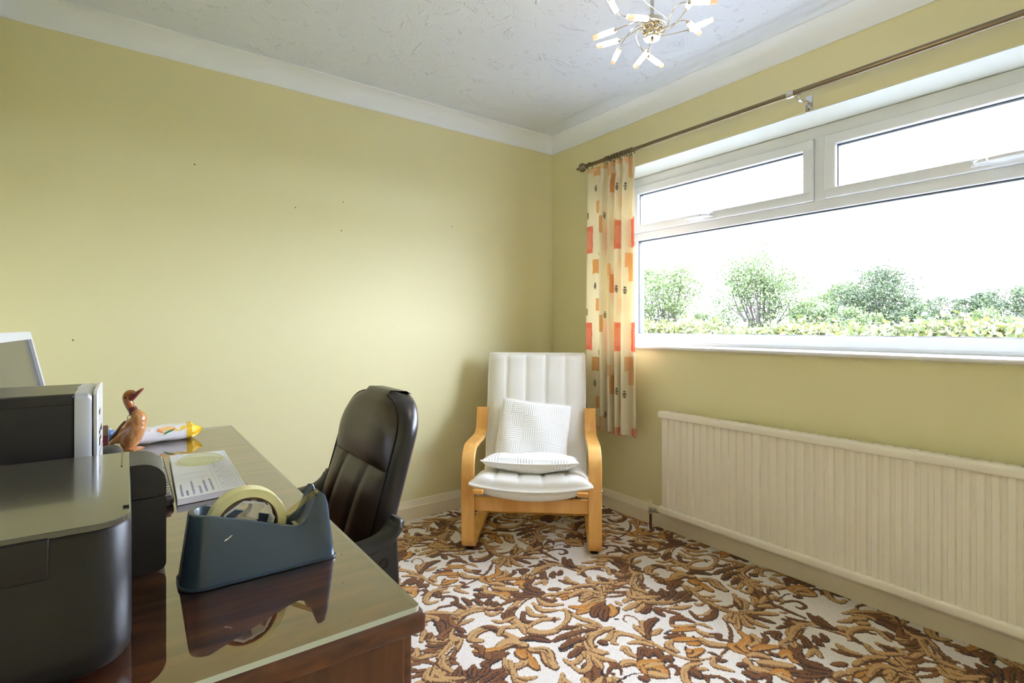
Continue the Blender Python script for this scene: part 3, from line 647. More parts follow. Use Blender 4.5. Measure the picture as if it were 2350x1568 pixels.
RINGS = [2.326] + [2.187, 2.170, 2.138, 2.118, 2.098, 2.070, 2.050, 2.032, 2.014, 1.994]
ring0 = MB().torus((0, 0, 0), (0, 1, .12), .0215, .0026, 26, 8).obj('curtain_ring', 'brass', at=(0, 0, 0))
for i, yy in enumerate(RINGS):
    r = ring0 if i == 0 else ring0.copy()
    if i: COL.objects.link(r)
    r.location = (PX, yy, PZ - .0075); r.rotation_euler = (0, 0, random.uniform(-.12, .12))
    tag(r, 'brass curtain ring alone beside the ball finial' if i == 0 else 'brass curtain ring in the row above the pleated curtain heading', 'ring', 'curtain rings on the pole')

def curtain():
    plan = [(2.350, 2.352), (2.312, 2.349), (2.288, 2.345), (2.272, 2.330), (2.270, 2.290), (2.272, 2.255), (2.268, 2.222), (2.246, 2.207), (2.250, 2.190), (2.288, 2.184), (2.312, 2.172), (2.294, 2.158), (2.252, 2.150), (2.246, 2.132),
            (2.290, 2.126), (2.308, 2.112), (2.268, 2.100), (2.248, 2.088), (2.262, 2.070), (2.306, 2.066), (2.300, 2.050), (2.256, 2.042), (2.248, 2.024), (2.272, 2.010), (2.300, 2.004), (2.290, 1.984), (2.268, 1.972), (2.262, 1.958)]
    C = catmull([(a, b, 0) for a, b in plan], 15)
    L = [0]
    for a, b in zip(C, C[1:]): L.append(L[-1] + (b - a).length)
    nz = 420; zt, zb = 2.062, .498
    total = L[-1]
    G = []; cols = []
    rng = np.random.default_rng(3)
    CREAM = (.86, .80, .63); CORAL = (.84, .36, .25); TANC = (.80, .52, .25); PEACH = (.85, .60, .34); INK = (.13, .12, .08); HEM = (.84, .77, .58)
    per = .585
    # printed blocks (arc start, arc end, lower edge, height, colour) repeated every .585 m down the cloth
    blocks = []
    for k, (ua, ub) in enumerate(((.055, .135), (.275, .36), (.53, .60), (.74, .83))):
        blocks += [(ua, ub, 1.549, .165, CORAL), (ua + .012, ub - .012, 1.578, .105, (.86, .46, .32))]
    for ua, ub, z, h, c in ((-.01, .02, 1.43, .075, TANC), (.135, .20, 1.425, .085, TANC), (.40, .475, 1.30, .11, TANC), (.37, .41, 1.40, .07, PEACH), (.215, .245, 1.66, .10, TANC), (.47, .51, 1.26, .175, CORAL),
                            (.61, .665, 1.445, .075, TANC), (.70, .78, 1.44, .08, PEACH), (.72, .76, 1.36, .09, PEACH), (.62, .68, 1.18, .085, TANC), (.16, .215, 1.20, .075, TANC), (.50, .54, 1.61, .11, TANC), (.0, .022, 1.165, .08, TANC)):
        blocks.append((ua, ub, z, h, c))
    motifs = [(.05, 1.60), (.19, 1.52), (.36, 1.24), (.02, 1.25), (.09, 1.76), (.45, 1.49), (.545, 1.30), (.26, 1.74), (.47, 1.80), (.30, 1.60), (.66, 1.53), (.005, 1.52), (.60, 1.22), (.70, 1.29), (.155, 1.33)]
    for iz in range(nz + 1):
        t = iz / nz; z = zt + (zb - zt) * t
        row = []
        amp = 0.72 + 0.38 * min(t * 5, 1)
        for i, c in enumerate(C):
            u = L[i]
            fx = 2.277 + (c.x - 2.277) * (amp if i > 50 else 1.0) + .004 * math.sin(u * 21 + t * 3.2) * t
            fy = c.y + (.010 * math.sin(u * 11 + 1) * t) + (2.15 - c.y) * -.04 * t
            pinch = math.exp(-((z - 1.985) / .03) ** 2) * .35
            fx += (2.277 - fx) * pinch * (1 if i > 75 else 0)
            zz = z - (.012 * (u / total) + .010 * math.sin(u * 60)) * (t if t > .9 else 0) * 0.8
            row.append((fx, fy, zz))
            col = CREAM
            for ua, ub, z0, hgt, cc in blocks:
                wob = .0008 * math.sin(z * 70 + ua * 50)
                zr = (z - z0 + .0009 * math.sin(u * 110)) % per
                if ua + wob < u < ub + wob and zr < hgt:
                    wv = .97 + .03 * math.sin(z * 900)
                    col = tuple(q * wv for q in cc)
            for mu, mz in motifs:
                zr = (z - mz) % per
                if abs(u - mu) < .013 and zr < .040:
                    a = (u - mu) / .013; bq = zr / .040 * 2 - 1
                    lobes = abs(math.sin(bq * 5.2 + a * a * 2)) * (1 - bq * bq * .6)
                    if abs(a) < .15 + .75 * lobes and math.sin(a * 20 + bq * 13) > -.75: col = INK
            if z < .535: col = tuple(.97 * q for q in col)
            if z > 2.036 and int(u * 19) % 3 != 0: col = PEACH
            if z < .508 and int(u * 13) % 2 == 0: col = CORAL
            cols.append((*col, 1))
        G.append(row)
    ob = MB().grid(G).obj('curtain', 'cloth', at=(2.28, 2.15, zb), angle=80)
    at = ob.data.attributes.new('dye', 'FLOAT_COLOR', 'POINT')
    at.data.foreach_set('color', np.array(cols, np.float32).ravel())
    so = ob.modifiers.new('cloth_thickness', 'SOLIDIFY'); so.thickness = .0012
    return tag(ob, 'cream curtain printed with coral and orange squares hanging beside the window', 'curtain')
curtain()
# ------------------------------------------------------------------ desk and its glass sheet
DZ = .755
desk = thing('desk', 'dark mahogany office desk standing along the left wall', 'desk', (-.05, 1.35, 0))
MB().box((-.393, .600, .720), (.305, 2.106, .7475), bev=.006).obj('desktop', 'desk', desk)
MB().box((-.388, .606, .7474), (.299, 2.100, .7479)).obj('top_veneer', 'desk_top', desk, smooth=False)
for ya, yb in ((.622, .985), (1.66, 2.090)):
    MB().box((-.375, ya, .03), (.285, yb, .7195), bev=.003).obj('pedestal', 'desk_side', desk)
    zs = [.06, .27, .49, .705]
    for k in range(3):
        dr = MB().box((.285, ya + .015, zs[k] + .006), (.302, yb - .015, zs[k + 1] - .004), bev=.003).obj('drawer', 'desk', desk)
        MB().box((.303, (ya + yb) / 2 - .05, zs[k + 1] - .06), (.318, (ya + yb) / 2 + .05, zs[k + 1] - .045), bev=.004).obj('handle', 'brass', dr)
    MB().box((-.365, ya + .02, 0), (.27, yb - .02, .031)).obj('plinth', 'desk_side', desk, smooth=False)
MB().box((-.375, .985, .25), (-.355, 1.66, .7195)).obj('back_panel', 'desk_side', desk, smooth=False)
g = MB()
gx0, gx1, gy0_, gy1_ = -.390, .297, .603, 2.103
rr = rounded_rect(gx0, gy0_, gx1, gy1_, .006, 4)
n = len(rr)
g.add([(x, y, DZ) for x, y in rr], [tuple(range(n))], 0)
g.add([(x, y, z) for z in (.7482, DZ) for x, y in rr], [(j, (j + 1) % n, n + (j + 1) % n, n + j) for j in range(n)], 1)
tag(g.obj('glass_sheet', ['sheet', 'sheet_edge'], at=(-.05, 1.35, .748), smooth=False), 'clear glass sheet covering the mahogany desk top', 'glass')

# ------------------------------------------------------------------ printer
pr_ = thing('printer', 'large black multifunction printer on the near end of the desk', 'printer', (-.13, .83, DZ + .001))
bx0, bx1, by0, by1, bz0, bz1 = -.33, .0035, .655, 1.010, DZ + .0015, .905
rings = []
for z, ins in ((bz0, .024), (bz0 + .003, .014), (bz0 + .009, .006), (bz0 + .018, .001), (bz0 + .03, 0), (bz1 - .004, 0), (bz1, .002)):
    rings.append([(x, y, z) for x, y in rounded_rect(bx0 + ins, by0 + ins, bx1 - ins, by1 - ins, .03, 8, (.012, .012, .03, .034))])
body = MB().loft(rings).obj('body', 'matte', pr_, angle=50)
ap = MB().box((bx0 + .02, by0 - .0022, .8685), (-.0595, by0 + .004, .9065), bev=.0015).obj('access_panel', 'matte', body)
# scanner lid with its swept front corner
lr = rounded_rect(bx0, by0 + .001, bx1 - .001, by1, .02, 8, (.004, .012, .03, .030))
lid = MB().loft([[(x, y, .9058) for x, y in lr], [(x, y, .9108) for x, y in lr], [(x + (-.16 - x) * .004, y + (.83 - y) * .004, .9115) for x, y in lr]]).obj('scanner_lid', 'lid', pr_, angle=35)
MB().box((-.0075, .908, .9116), (-.0055, 1.008, .9122)).obj('lid_gap', 'eye', lid, smooth=False)
MB().box((-.004, .700, .9116), (.0015, .7035, .9135), bev=.0005).obj('lid_hinge', 'eye', lid)
# paper-feed block standing out beyond the lid
def rblock(z0, z1, r_top, r_bot, y0, y1):
    pts = []
    for (cx, cz, a0, r) in ((.045 - r_top, z1 - r_top, 0, r_top), (-.004, z1 - .001, 90, .001), (-.004, z0 + .001, 180, .001), (.045 - r_bot, z0 + r_bot, 270, r_bot)):
        for k in range(9):
            a = math.radians(a0 + 90 * k / 8); pts.append((cx + r * math.cos(a), cz + r * math.sin(a)))
    m = MB()
    m.loft([[(x, y, z) for x, z in pts] for y in (y0, y1)])
    return m
MB_ = rblock(.863, .9105, .030, .002, .905, 1.008)
fb = MB_.obj('feed_cover', 'satin', pr_, angle=30)
rblock(DZ + .0015, .8615, .002, .011, .9055, 1.008).obj('feed_block', 'satin', pr_, angle=30)
st = []
for k in range(10):
    a = math.radians(9 * k); st.append((.0155 + .0302 * math.sin(a), .8807 + .0302 * math.cos(a)))
st = [(-.0035, .9109)] + st
MB().grid([[(x, .9048, z), (x, 1.0082, z)] for x, z in st]).obj('cover_strip', 'charcoal', fb, angle=60)

# ------------------------------------------------------------------ computer tower
tw = thing('computer_tower', 'black desktop computer with a silver front standing behind the printer', 'computer', (-.21, 1.19, DZ + .001))
ty0, ty1, tz0, tz1 = 1.095, 1.283, DZ + .0015, .996
MB().box((-.385, ty0, tz0), (-.069, ty1, tz1), bev=.003).obj('case', 'steel_case', tw)
MB().box((-.385, ty0 + .004, tz1 + .0002), (-.069, ty1 - .004, tz1 + .0012)).obj('top_panel', 'case_top', tw, smooth=False)
MB().box((-.384, ty0 - .0008, tz1 - .016), (-.069, ty0 + .0012, tz1 - .0148)).obj('seam', 'eye', tw, smooth=False)
bz = MB().loft([[(x, y, z) for y, z in rounded_rect(ty0 - .001 + i, tz0 + i, ty1 + .001 - i, tz1 + .002 - i, .012, 5)] for x, i in ((-.0688, 0), (-.052, 0), (-.047, .003))]).obj('bezel', 'silver', tw, angle=35)
MB().loft([[(x, y, z) for y, z in rounded_rect(ty0 + .003 + i, tz0 + .003 + i, ty1 - .003 - i, tz1 - .003 - i, .008, 5)] for x, i in ((-.0468, 0), (-.0448, 0))]).obj('shadow_gap', 'eye', bz, angle=35)
fp = MB().loft([[(x, y, z) for y, z in rounded_rect(ty0 + .005 + i, tz0 + .001 + i, ty1 - .001 - i, tz1 + .004 - i, .010, 5)] for x, i in ((-.0448, 0), (-.0405, 0), (-.0385, .002))]).obj('front_panel', 'silver_light', tw, angle=35)
xs_ = -.0384
for (a, b, c, d) in ((1.118, 1.150, .958, .966), (1.120, 1.148, .925, .931), (1.122, 1.146, .905, .918), (1.165, 1.178, .925, .931), (1.165, 1.178, .910, .916), (1.200, 1.212, .920, .930)):
    MB().box((xs_, a, c), (xs_ + .0008, b, d)).obj('port', 'eye', fp, smooth=False)
MB().box((xs_, 1.115, .890), (xs_ + .0006, 1.270, .8915)).obj('panel_line', 'eye', fp, smooth=False)
MB().box((xs_, 1.122, .800), (xs_ + .0016, 1.150, .880), bev=.001).obj('drive_bay', 'silver', fp)
MB().lathe((-.058, 1.20, tz1 + .0015), (0, 0, 1), [(0, .014), (.0016, .013), (.0018, .011), (.0010, .010), (.0010, .0005)], 20).obj('power_button', 'silver_light', bz)

# ------------------------------------------------------------------ monitor
mo = thing('monitor', 'silver-framed flat screen leaning back at the far left of the desk', 'monitor', (-.22, 1.66, DZ + .001))
th_ = math.radians(11.6)
def mon(p):                                   # local: x = out of the screen, y = along the desk, z = up the screen (0 at the top)
    return Vector((-.2195 + p.x * math.cos(th_) - p.z * math.sin(th_), p.y, 1.090 + p.z * math.cos(th_) + p.x * math.sin(th_)))
my0, my1, mh = 1.305, 1.890, -.325
fr = MB()
oo = rounded_rect(my0, mh, my1, 0, .010, 5); inn = rounded_rect(my0 + .016, mh + .03, my1 - .016, -.020, .002, 5)
fr.loft([[(0, y, z) for y, z in inn], [(.010, y, z) for y, z in inn], [(.011, y, z) for y, z in oo], [(-.004, y, z) for y, z in oo], [(-.032, (y - 1.60) * .96 + 1.60, (z - mh / 2) * .95 + mh / 2) for y, z in oo]], caps=False)
fr.loft([[(-.032, (y - 1.60) * .96 + 1.60, (z - mh / 2) * .95 + mh / 2) for y, z in oo], [(-.050, (y - 1.60) * .7 + 1.60, (z - mh / 2) * .7 + mh / 2) for y, z in oo]])
fr.xform(mon).obj('frame', 'silver_light', mo, angle=35)
MB().box((0, my0 + .014, mh + .028), (.0035, my1 - .014, -.018)).xform(mon).obj('screen', 'screen', mo, smooth=False)
MB().box((-.285, 1.60, DZ + .012), (-.235, 1.72, .93), bev=.008).obj('stand_neck', 'silver', mo)
MB().loft([[(x, y, z) for x, y in rounded_rect(-.345 + i, 1.545 + i, -.105 - i, 1.775 - i, .04, 6)] for z, i in ((DZ + .0012, 0), (DZ + .010, 0), (DZ + .015, .006))]).obj('stand_base', 'silver', mo, angle=35)

# ------------------------------------------------------------------ keyboard
kb = thing('keyboard', 'black keyboard with glossy grey keys lying behind the printer', 'keyboard', (0, 1.42, DZ + .001))
kx0, kx1, ky0, ky1 = -.065, .074, 1.217, 1.620
MB().loft([[(x, y, z) for x, y in rounded_rect(kx0 + i, ky0 + i, kx1 - i, ky1 - i, .014, 6)] for z, i in ((DZ + .0012, .002), (DZ + .006, 0), (DZ + .014, 0), (DZ + .018, .003))]).obj('case', 'satin', kb, angle=40)
key_rows = []
yb = [ky0 + .030 + .019 * k for k in range(3)] + [ky0 + .198 + .019 * k for k in range(10)]
for r in range(6):
    xx = kx1 - .0035 - .0195 * r - (.006 if r == 5 else 0)
    for k in range(19):
        yy = ky0 + .016 + .0195 * k
        if r == 0 and 4 <= k <= 8:
            if k != 4: continue
            key_rows.append((xx, yy, 5 * .0195 - .0025)); continue
        key_rows.append((xx, yy, .017))
for xx, yy, ln in key_rows:
    MB().loft([[(x, y, z) for x, y in rounded_rect(xx - .017 + i, yy + i, xx - i, yy + ln - i, .002, 2)] for z, i in ((DZ + .0182, 0), (DZ + .0245, .0016))]).obj('key', 'key', kb, angle=50)

# ------------------------------------------------------------------ mouse
ms = thing('mouse', 'grey and black computer mouse half hidden between printer and wooden duck', 'mouse', (-.038, 1.728, DZ + .001))
def dome(c, ax, ay, az, z0, p=2.2, top=1.0):
    rings = []
    for k in range(9):
        t = math.pi / 2 * k / 8 * top
        s = max(math.cos(t), .02) ** .8
        rings.append([(c[0] + ax * s * math.copysign(abs(math.cos(a)) ** (2 / p), math.cos(a)), c[1] + ay * s * math.copysign(abs(math.sin(a)) ** (2 / p), math.sin(a)), z0 + az * math.sin(t)) for a in [2 * math.pi * j / 28 for j in range(28)]])
    return rings
MB().loft(dome((-.038, 1.728), .034, .054, .010, DZ + .0012, top=.5)).obj('base', 'silver', ms)
MB().loft(dome((-.038, 1.728), .032, .052, .034, DZ + .006)).obj('shell', 'charcoal', ms)
MB().lathe((-.038, 1.757, DZ + .030), (1, 0, 0), [(-.003, .003), (-.002, .007), (.002, .007), (.003, .003)], 16).obj('wheel', 'eye', ms)

# ------------------------------------------------------------------ small things behind the tower
bk = thing('notebook', 'small brown and maroon notebook upright behind the silver computer front', 'notebook', (-.075, 1.86, DZ + .001))
MB().box((-.096, 1.850, DZ + .0012), (-.044, 1.872, .802), bev=.001).obj('cover', 'maroon', bk)
MB().box((-.094, 1.852, .8022), (-.0445, 1.870, .828)).obj('spine_label', 'brown_card', bk, smooth=False)
MB().box((-.0437, 1.853, DZ + .004), (-.0420, 1.869, .824)).obj('page_block', 'paper', bk, smooth=False)
bp = thing('desk_tidy', 'small blue rounded plastic pot between computer tower and wooden duck', 'pot', (-.046, 1.935, DZ + .001))
MB().lathe((-.046, 1.935, DZ + .0012), (0, 0, 1), [(0, .013), (.010, .0155), (.030, .0165), (.040, .0165), (.046, .013), (.047, .002)], 18).obj('pot', 'blue', bp)
MB().lathe((-.046, 1.935, DZ + .0490), (0, 0, 1), [(0, .010), (.004, .010), (.005, .002)], 14).obj('lid', 'silver_light', bp)

# ------------------------------------------------------------------ wooden duck
FW = Vector((math.sin(YAW), math.cos(YAW), 0)); RT = Vector((math.cos(YAW), -math.sin(YAW), 0))
DUCK = Vector((.006, 1.850, DZ + .0008))
du = thing('duck_figurine', 'carved wooden duck figurine with a ribbon round its neck on the desk', 'ornament', DUCK)
U = .00124
def dk(px, py, off=0.0):
    """side view of the duck: right along its profile, up, and off towards its far side"""
    return DUCK + RT * ((px - 300) * U) + Vector((0, 0, (1037 - py) * U)) + FW * off
def dring(c, axis, rx, ry, n=20):
    """oval ring around c, across the profile direction 'axis' (2-D), rx in the profile plane, ry towards the viewer"""
    a2 = Vector(axis).normalized(); nrm = Vector((-a2.y, a2.x))
    out = []
    for k in range(n):
        t = 2 * math.pi * k / n
        out.append(dk(c[0] + nrm.x * rx * math.cos(t), c[1] + nrm.y * rx * math.cos(t), ry * U * math.sin(t)))
    return out
def dtube(spec):
    rings = []
    for i, (x, y, rx, ry) in enumerate(spec):
        p = spec[max(i - 1, 0)]; q = spec[min(i + 1, len(spec) - 1)]
        rings.append(dring((x, y), (q[0] - p[0], q[1] - p[1]), rx, ry))
    return MB().loft(rings)
def dspec(s, n=4):
    A = catmull([(a[0], a[1], a[2]) for a in s], n); B = catmull([(a[3], 0, 0) for a in s], n)
    return [(p.x, p.y, max(p.z, .3), max(q.x, .3)) for p, q in zip(A, B)]
dbody = dtube(dspec([(247, 1026, 1, 1.5), (256, 1022, 4, 6), (268, 1016, 8, 11), (282, 1010, 13.5, 16), (296, 1000, 18.5, 20), (309, 985, 20, 21), (319, 970, 17.5, 18), (316, 958, 14, 14), (309, 950, 9, 9), (306, 945, 7, 7)])).obj('body', 'duck', du)
low = dtube(dspec([(317, 966, 15, 15), (314, 980, 20.5, 20), (308, 995, 21.5, 20.5), (302, 1010, 21, 20), (298, 1022, 18.5, 17.5), (297, 1031, 14, 13), (296.5, 1034.5, 9, 9), (296.5, 1035, 3, 3)])).obj('belly', 'duck', du)
MB().tube([dk(285, 1004, -.0225), dk(297, 992, -.0235), dk(307, 976, -.0205)], [.001, .0028, .0008], 8).obj('wing_groove', 'orange_pale', dbody)
hd = dtube(dspec([(306, 950, 8, 8), (301, 940, 8.5, 8.5), (296, 928, 9.5, 9.5), (295, 918, 11, 10.5), (298, 910, 10, 9.5), (306, 908, 7, 7), (312, 909, 4, 4)])).obj('head', 'duck_head', du)
MB().loft([dring((300, 919), (1, -.75), 9, 8), dring((309, 913), (1, -.75), 7, 7.2), dring((317, 907), (1, -.8), 4.5, 7), dring((324, 901.5), (1, -.9), 2.8, 6.5), dring((328.5, 897.5), (1, -1), 1.6, 4.5), dring((329.5, 896.5), (1, -1), .5, 1.5)]).obj('beak', 'beak', du)
for s_ in (-1, 1):
    MB().ball(dk(296.5, 917, s_ * .0128), .0030, 10).obj('eye', 'eye', hd)
nk = MB().loft([dring((310.5, 955), (-.5, -1), 11.2, 11.2), dring((309.3, 952.5), (-.5, -1), 10.2, 10.2), dring((305, 943), (-.5, -1), 9.3, 9.3), dring((304, 941), (-.5, -1), 8.9, 8.9)], caps=False).obj('ribbon', 'ribbon', du)
MB().tube(catmull([dk(314, 945, -.006), dk(318, 942, -.010), dk(317, 938, -.012)], 5), .0009, 6).obj('ribbon_end', 'tag', nk)
tg = MB()
tp = [(293, 970), (284, 979), (262, 1009), (260.5, 1012), (264, 1010), (287, 984), (294, 973)]
tg.loft([[dk(x, y, -.012) for x, y in tp], [dk(x + .5, y + .5, .010) for x, y in tp]])
tgo = tg.obj('label_tag', 'tag', du, angle=30)
MB().tube(catmull([dk(301, 956, -.004), dk(297, 960, -.003), dk(295, 965, -.001), dk(293, 972, 0)], 4), .0008, 6).obj('string', 'ribbon', tgo)
for s_ in (-.010, .012):
    MB().loft([[dk(x, y, s_ + o * w_) for o in (-1, -.4, .4, 1)] + [dk(x, y - h_, s_ + o * w_) for o in (.8, 0, -.8)] for x, y, w_, h_ in ((286, 1037, .006, 3), (300, 1037.3, .010, 5), (314, 1037.3, .013, 4), (321, 1037.2, .012, 1.5))]).obj('foot', 'duck', du, angle=50)

# ------------------------------------------------------------------ fruit-printed packet
pk = thing('snack_packet', 'white wrapped packet with orange fruit print and yellow crimped end', 'packet', (.09, 1.925, DZ + .001))
px0, px1, pyc, pzc = .014, .150, 1.925, DZ + .0245
def pk_ring(x, s, tw_=0):
    out = []
    for k in range(28):
        a = 2 * math.pi * k / 28 + tw_
        ca, sa = math.cos(a), math.sin(a)
        yy = .040 * s * math.copysign(abs(ca) ** .62, ca); zz = .0225 * math.copysign(abs(sa) ** .72, sa) * (s if s < 1 else 1)
        zz = max(zz, -.0232)
        out.append((x, pyc + .14 * (x - px0) + yy, pzc + zz + .0015 * math.sin(x * 90 + k) * (s >= 1)))
    return out
MB().loft([pk_ring(px0 + (px1 - px0) * k / 14, 1.0) for k in range(15)]).obj('wrapper', 'wrap', pk, angle=60)
for sg, xe in ((1, px1), (-1, px0)):
    er = [pk_ring(xe - sg * .002, 1.015), pk_ring(xe + sg * .012, 1.01)]
    for dx_, sy_, sz_, dz_ in ((.018, .86, .80, -.001), (.024, .70, .55, -.002), (.030, .58, .34, .000), (.036, .50, .16, .003), (.039, .47, .05, .004)):
        er.append([(xe + sg * (dx_ + .003 * math.sin(k * 2.3)), pyc + .14 * (xe - px0) + (q[1] - pyc - .14 * (xe + sg * .012 - px0)) * sy_ + .003 * math.sin(k * 1.7), pzc + (q[2] - pzc) * sz_ + dz_ + .0025 * math.sin(k * 2.9)) for k, q in enumerate(pk_ring(xe + sg * .012, 1.01))])
    MB().loft(er).obj('end_fold', 'wrap_yellow', pk, angle=18)
def on_wrap(pts, mat, nm, lift=.0008):
    """print following the wrapper's near side; pts are (x along, angle around) pairs"""
    vs = []
    for x, a in pts:
        ca, sa = math.cos(a), math.sin(a)
        vs.append((x, pyc + .14 * (x - px0) + (.040 + lift) * math.copysign(abs(ca) ** .62, ca), pzc + (.0225 + lift) * math.copysign(abs(sa) ** .72, sa)))
    c = [sum(q[i] for q in vs) / len(vs) for i in range(3)]
    rad_ = (Vector(c) - Vector((c[0], pyc + .14 * (c[0] - px0), pzc))).normalized()
    c = tuple(Vector(c) + rad_ * .0012)
    m_ = MB(); m_.add(vs + [c], [(i, (i + 1) % len(vs), len(vs)) for i in range(len(vs))])
    return m_.obj(nm, mat, pk)
def ell(cx, ca, rx, ra, n=16): return [(cx + rx * math.cos(2 * math.pi * k / n), ca + ra * math.sin(2 * math.pi * k / n)) for k in range(n)]
A_ = math.pi
on_wrap(ell(.128, A_ - .72, .020, .52), 'lemon', 'printed_lemon', .0006)
on_wrap(ell(.095, A_ - .62, .023, .50), 'orange', 'printed_orange', .0009)
on_wrap(ell(.095, A_ - .74, .019, .36), 'orange_pale', 'printed_orange_slice', .0014)
on_wrap([(.085, A_ + .02), (.098, A_ - .10), (.113, A_ - .38), (.117, A_ - .52), (.106, A_ - .48), (.094, A_ - .26)], 'leafprint', 'printed_leaf', .0018)
for xx, w_ in ((.022, .008), (.036, .006), (.050, .005)):
    on_wrap([(xx, A_ - .85), (xx + w_, A_ - .85), (xx + w_, A_ - .62), (xx, A_ - .62)], 'orange_pale', 'printed_mark')

# ------------------------------------------------------------------ printed pad and magnifier on it
pad = thing('paper_pad', 'thick pad of white paper printed in blue lying on the glass', 'pad', (.14, 1.42, DZ + .001))
PC = [Vector((.0785, 1.214)), Vector((.2035, 1.231)), Vector((.2125, 1.622)), Vector((.0885, 1.638))]
PT = DZ + .0135
def pq(u, v, z=PT + .0003):
    """u: 0..1 from the left side to the right, v: 0..1 from the near edge to the far one"""
    a = PC[0].lerp(PC[1], u); b_ = PC[3].lerp(PC[2], u); p_ = a.lerp(b_, v)
    return (p_.x, p_.y, z)
MB().loft([[pq(u, v, z) for u, v in ((0, 0), (1, 0), (1, 1), (0, 1))] for z in (DZ + .0012, PT - .0008)]).obj('sheets', 'paper_edge', pad, smooth=False)
MB().loft([[pq(u, v, z) for u, v in ((0, 0), (1, 0), (1, 1), (0, 1))] for z in (PT - .0007, PT)]).obj('top_sheet', 'paper', pad, smooth=False)
def bar(u0, u1, v0, v1): return [pq(u0, v0), pq(u1, v0), pq(u1, v1), pq(u0, v1)]
m_ = MB()
for u0, u1, v0, v1 in ((.955, .962, .03, .93), (.905, .912, .03, .93), (.60, .605, .02, .34), (.60, .605, .36, .72), (.655, .66, .02, .80), (.10, .60, .345, .348), (.10, .60, .36, .362), (.12, .124, .74, .98), (.20, .204, .74, .98), (.28, .284, .86, .98), (.36, .364, .90, .98), (.9, .99, .985, .988)):
    m_.add(bar(u0, u1, v0, v1), [(0, 1, 2, 3)])
m_.obj('ruled_lines', 'ink_pale', pad, smooth=False)
m_ = MB()
for r in range(5):
    for c in range(14):
        v = .05 + c * .053
        for d_ in range(3):
            if random.random() < .85: m_.add(bar(.715 + r * .037, .733 + r * .037, v + d_ * .013, v + d_ * .013 + .008), [(0, 1, 2, 3)])
m_.obj('printed_table', 'ink_pale', pad, smooth=False)
m_ = MB()
for u, v0, v1 in ((.50, .045, .285), (.405, .04, .26), (.325, .03, .17), (.225, .035, .29), (.135, .03, .12), (.06, .03, .25), (.675, .05, .72)):
    v = v0
    while v < v1:
        wv = random.choice((.006, .008, .011))
        k = random.random()
        if u > .6:
            if k < .35: m_.add(bar(u, u + .022, v, v + .018), [(0, 1, 2, 3)])
            v += .04
            continue
        m_.add(bar(u, u + .034, v, v + .0028), [(0, 1, 2, 3)])
        m_.add(bar(u + (.0 if k < .4 else .026 if k < .7 else .014), u + (.008 if k < .4 else .034 if k < .7 else .020), v, v + wv), [(0, 1, 2, 3)])
        m_.add(bar(u, u + .034, v + wv - .0026, v + wv), [(0, 1, 2, 3)])
        v += wv + .004
m_.obj('printed_text', 'ink', pad, smooth=False)
m_ = MB()
for k in range(9):
    v = .455 + .006 * math.sin(k * 2.1)
    a = [pq(.08 + .045 * k, v + .002 * k), pq(.16 + .045 * k, v + .014 + .006 * math.sin(k * 3)), pq(.16 + .045 * k, v + .017 + .006 * math.sin(k * 3)), pq(.08 + .045 * k, v + .005 + .002 * k)]
    m_.add(a, [(0, 1, 2, 3)])
m_.obj('sketched_lines', 'ink_pale', pad, smooth=False)

mg = MB()
mc = (.147, 1.524)
prof = [(.0000, .0505), (.0012, .0530), (.0030, .0530), (.0042, .0505)] + [(.0042 + .0135 * math.sin(math.pi / 2 * k / 8), .047 * math.cos(math.pi / 2 * k / 8)) for k in range(9)]
mg.lathe((mc[0], mc[1], PT + .0006), (0, 0, 1), prof, 40)
tag(mg.obj('magnifier_dome', 'lens', at=(mc[0], mc[1], PT), angle=25), 'clear domed magnifier lying on the printed paper pad', 'magnifier')

# ------------------------------------------------------------------ tape dispenser and tape roll
td = thing('tape_dispenser', 'slate grey plastic desktop tape dispenser near the corner of the desk', 'tape dispenser', (.155, .845, DZ + .001))
def tprof(x):
    K = [(.050, .846), (.066, .850), (.090, .849), (.150, .828), (.197, .8115), (.208, .8105), (.217, .815), (.225, .828), (.231, .846), (.2345, .854), (.242, .8535), (.246, .842), (.256, .838)]
    for (a, b), (c, d) in zip(K, K[1:]):
        if x <= c: return b + (d - b) * max((x - a) / (c - a), 0)
    return K[-1][1]
def tplan(ins, sx):
    """rounded plan outline, inset; finely divided along the long sides"""
    x0, x1, y0, y1 = .055 + ins, .256 - ins * sx, .802 + ins, .888 - ins
    r0 = max(.030 - ins * .6, .004); r1 = max(.010 - ins * .5, .003)
    pts = []
    def arc(cx, cy, a0, r):
        for k in range(7):
            a = math.radians(a0 + 15 * k); pts.append((cx + r * math.cos(a), cy + r * math.sin(a)))
    arc(x0 + r0, y0 + r0, 180, r0)
    N_ = 40
    for k in range(1, N_): pts.append((x0 + r0 + (x1 - r1 - x0 - r0) * k / N_, y0))
    arc(x1 - r1, y0 + r1, 270, r1)
    for k in range(1, 12): pts.append((x1, y0 + r1 + (y1 - y0 - 2 * r1) * k / 12))
    arc(x1 - r1, y1 - r1, 0, r1)
    for k in range(1, N_): pts.append((x1 - r1 - (x1 - r1 - x0 - r0) * k / N_, y1))
    arc(x0 + r0, y1 - r0, 90, r0)
    for k in range(1, 12): pts.append((x0, y1 - r0 - (y1 - y0 - 2 * r0) * k / 12))
    return pts
base_o, base_i, top_o, top_i, cav = tplan(-.001, 1), tplan(.001, 1), tplan(.0125, .75), tplan(.0205, .95), tplan(.022, 1)
def lower(p):                                 # how deep the hollow is under the rim at p
    x = p[0]
    if x > .206: return tprof(x) - .007
    return .772
def zr(p):
    x = p[0]; z = tprof(x)
    if x > .236 and .832 < p[1] < .858: z -= .008
    return z
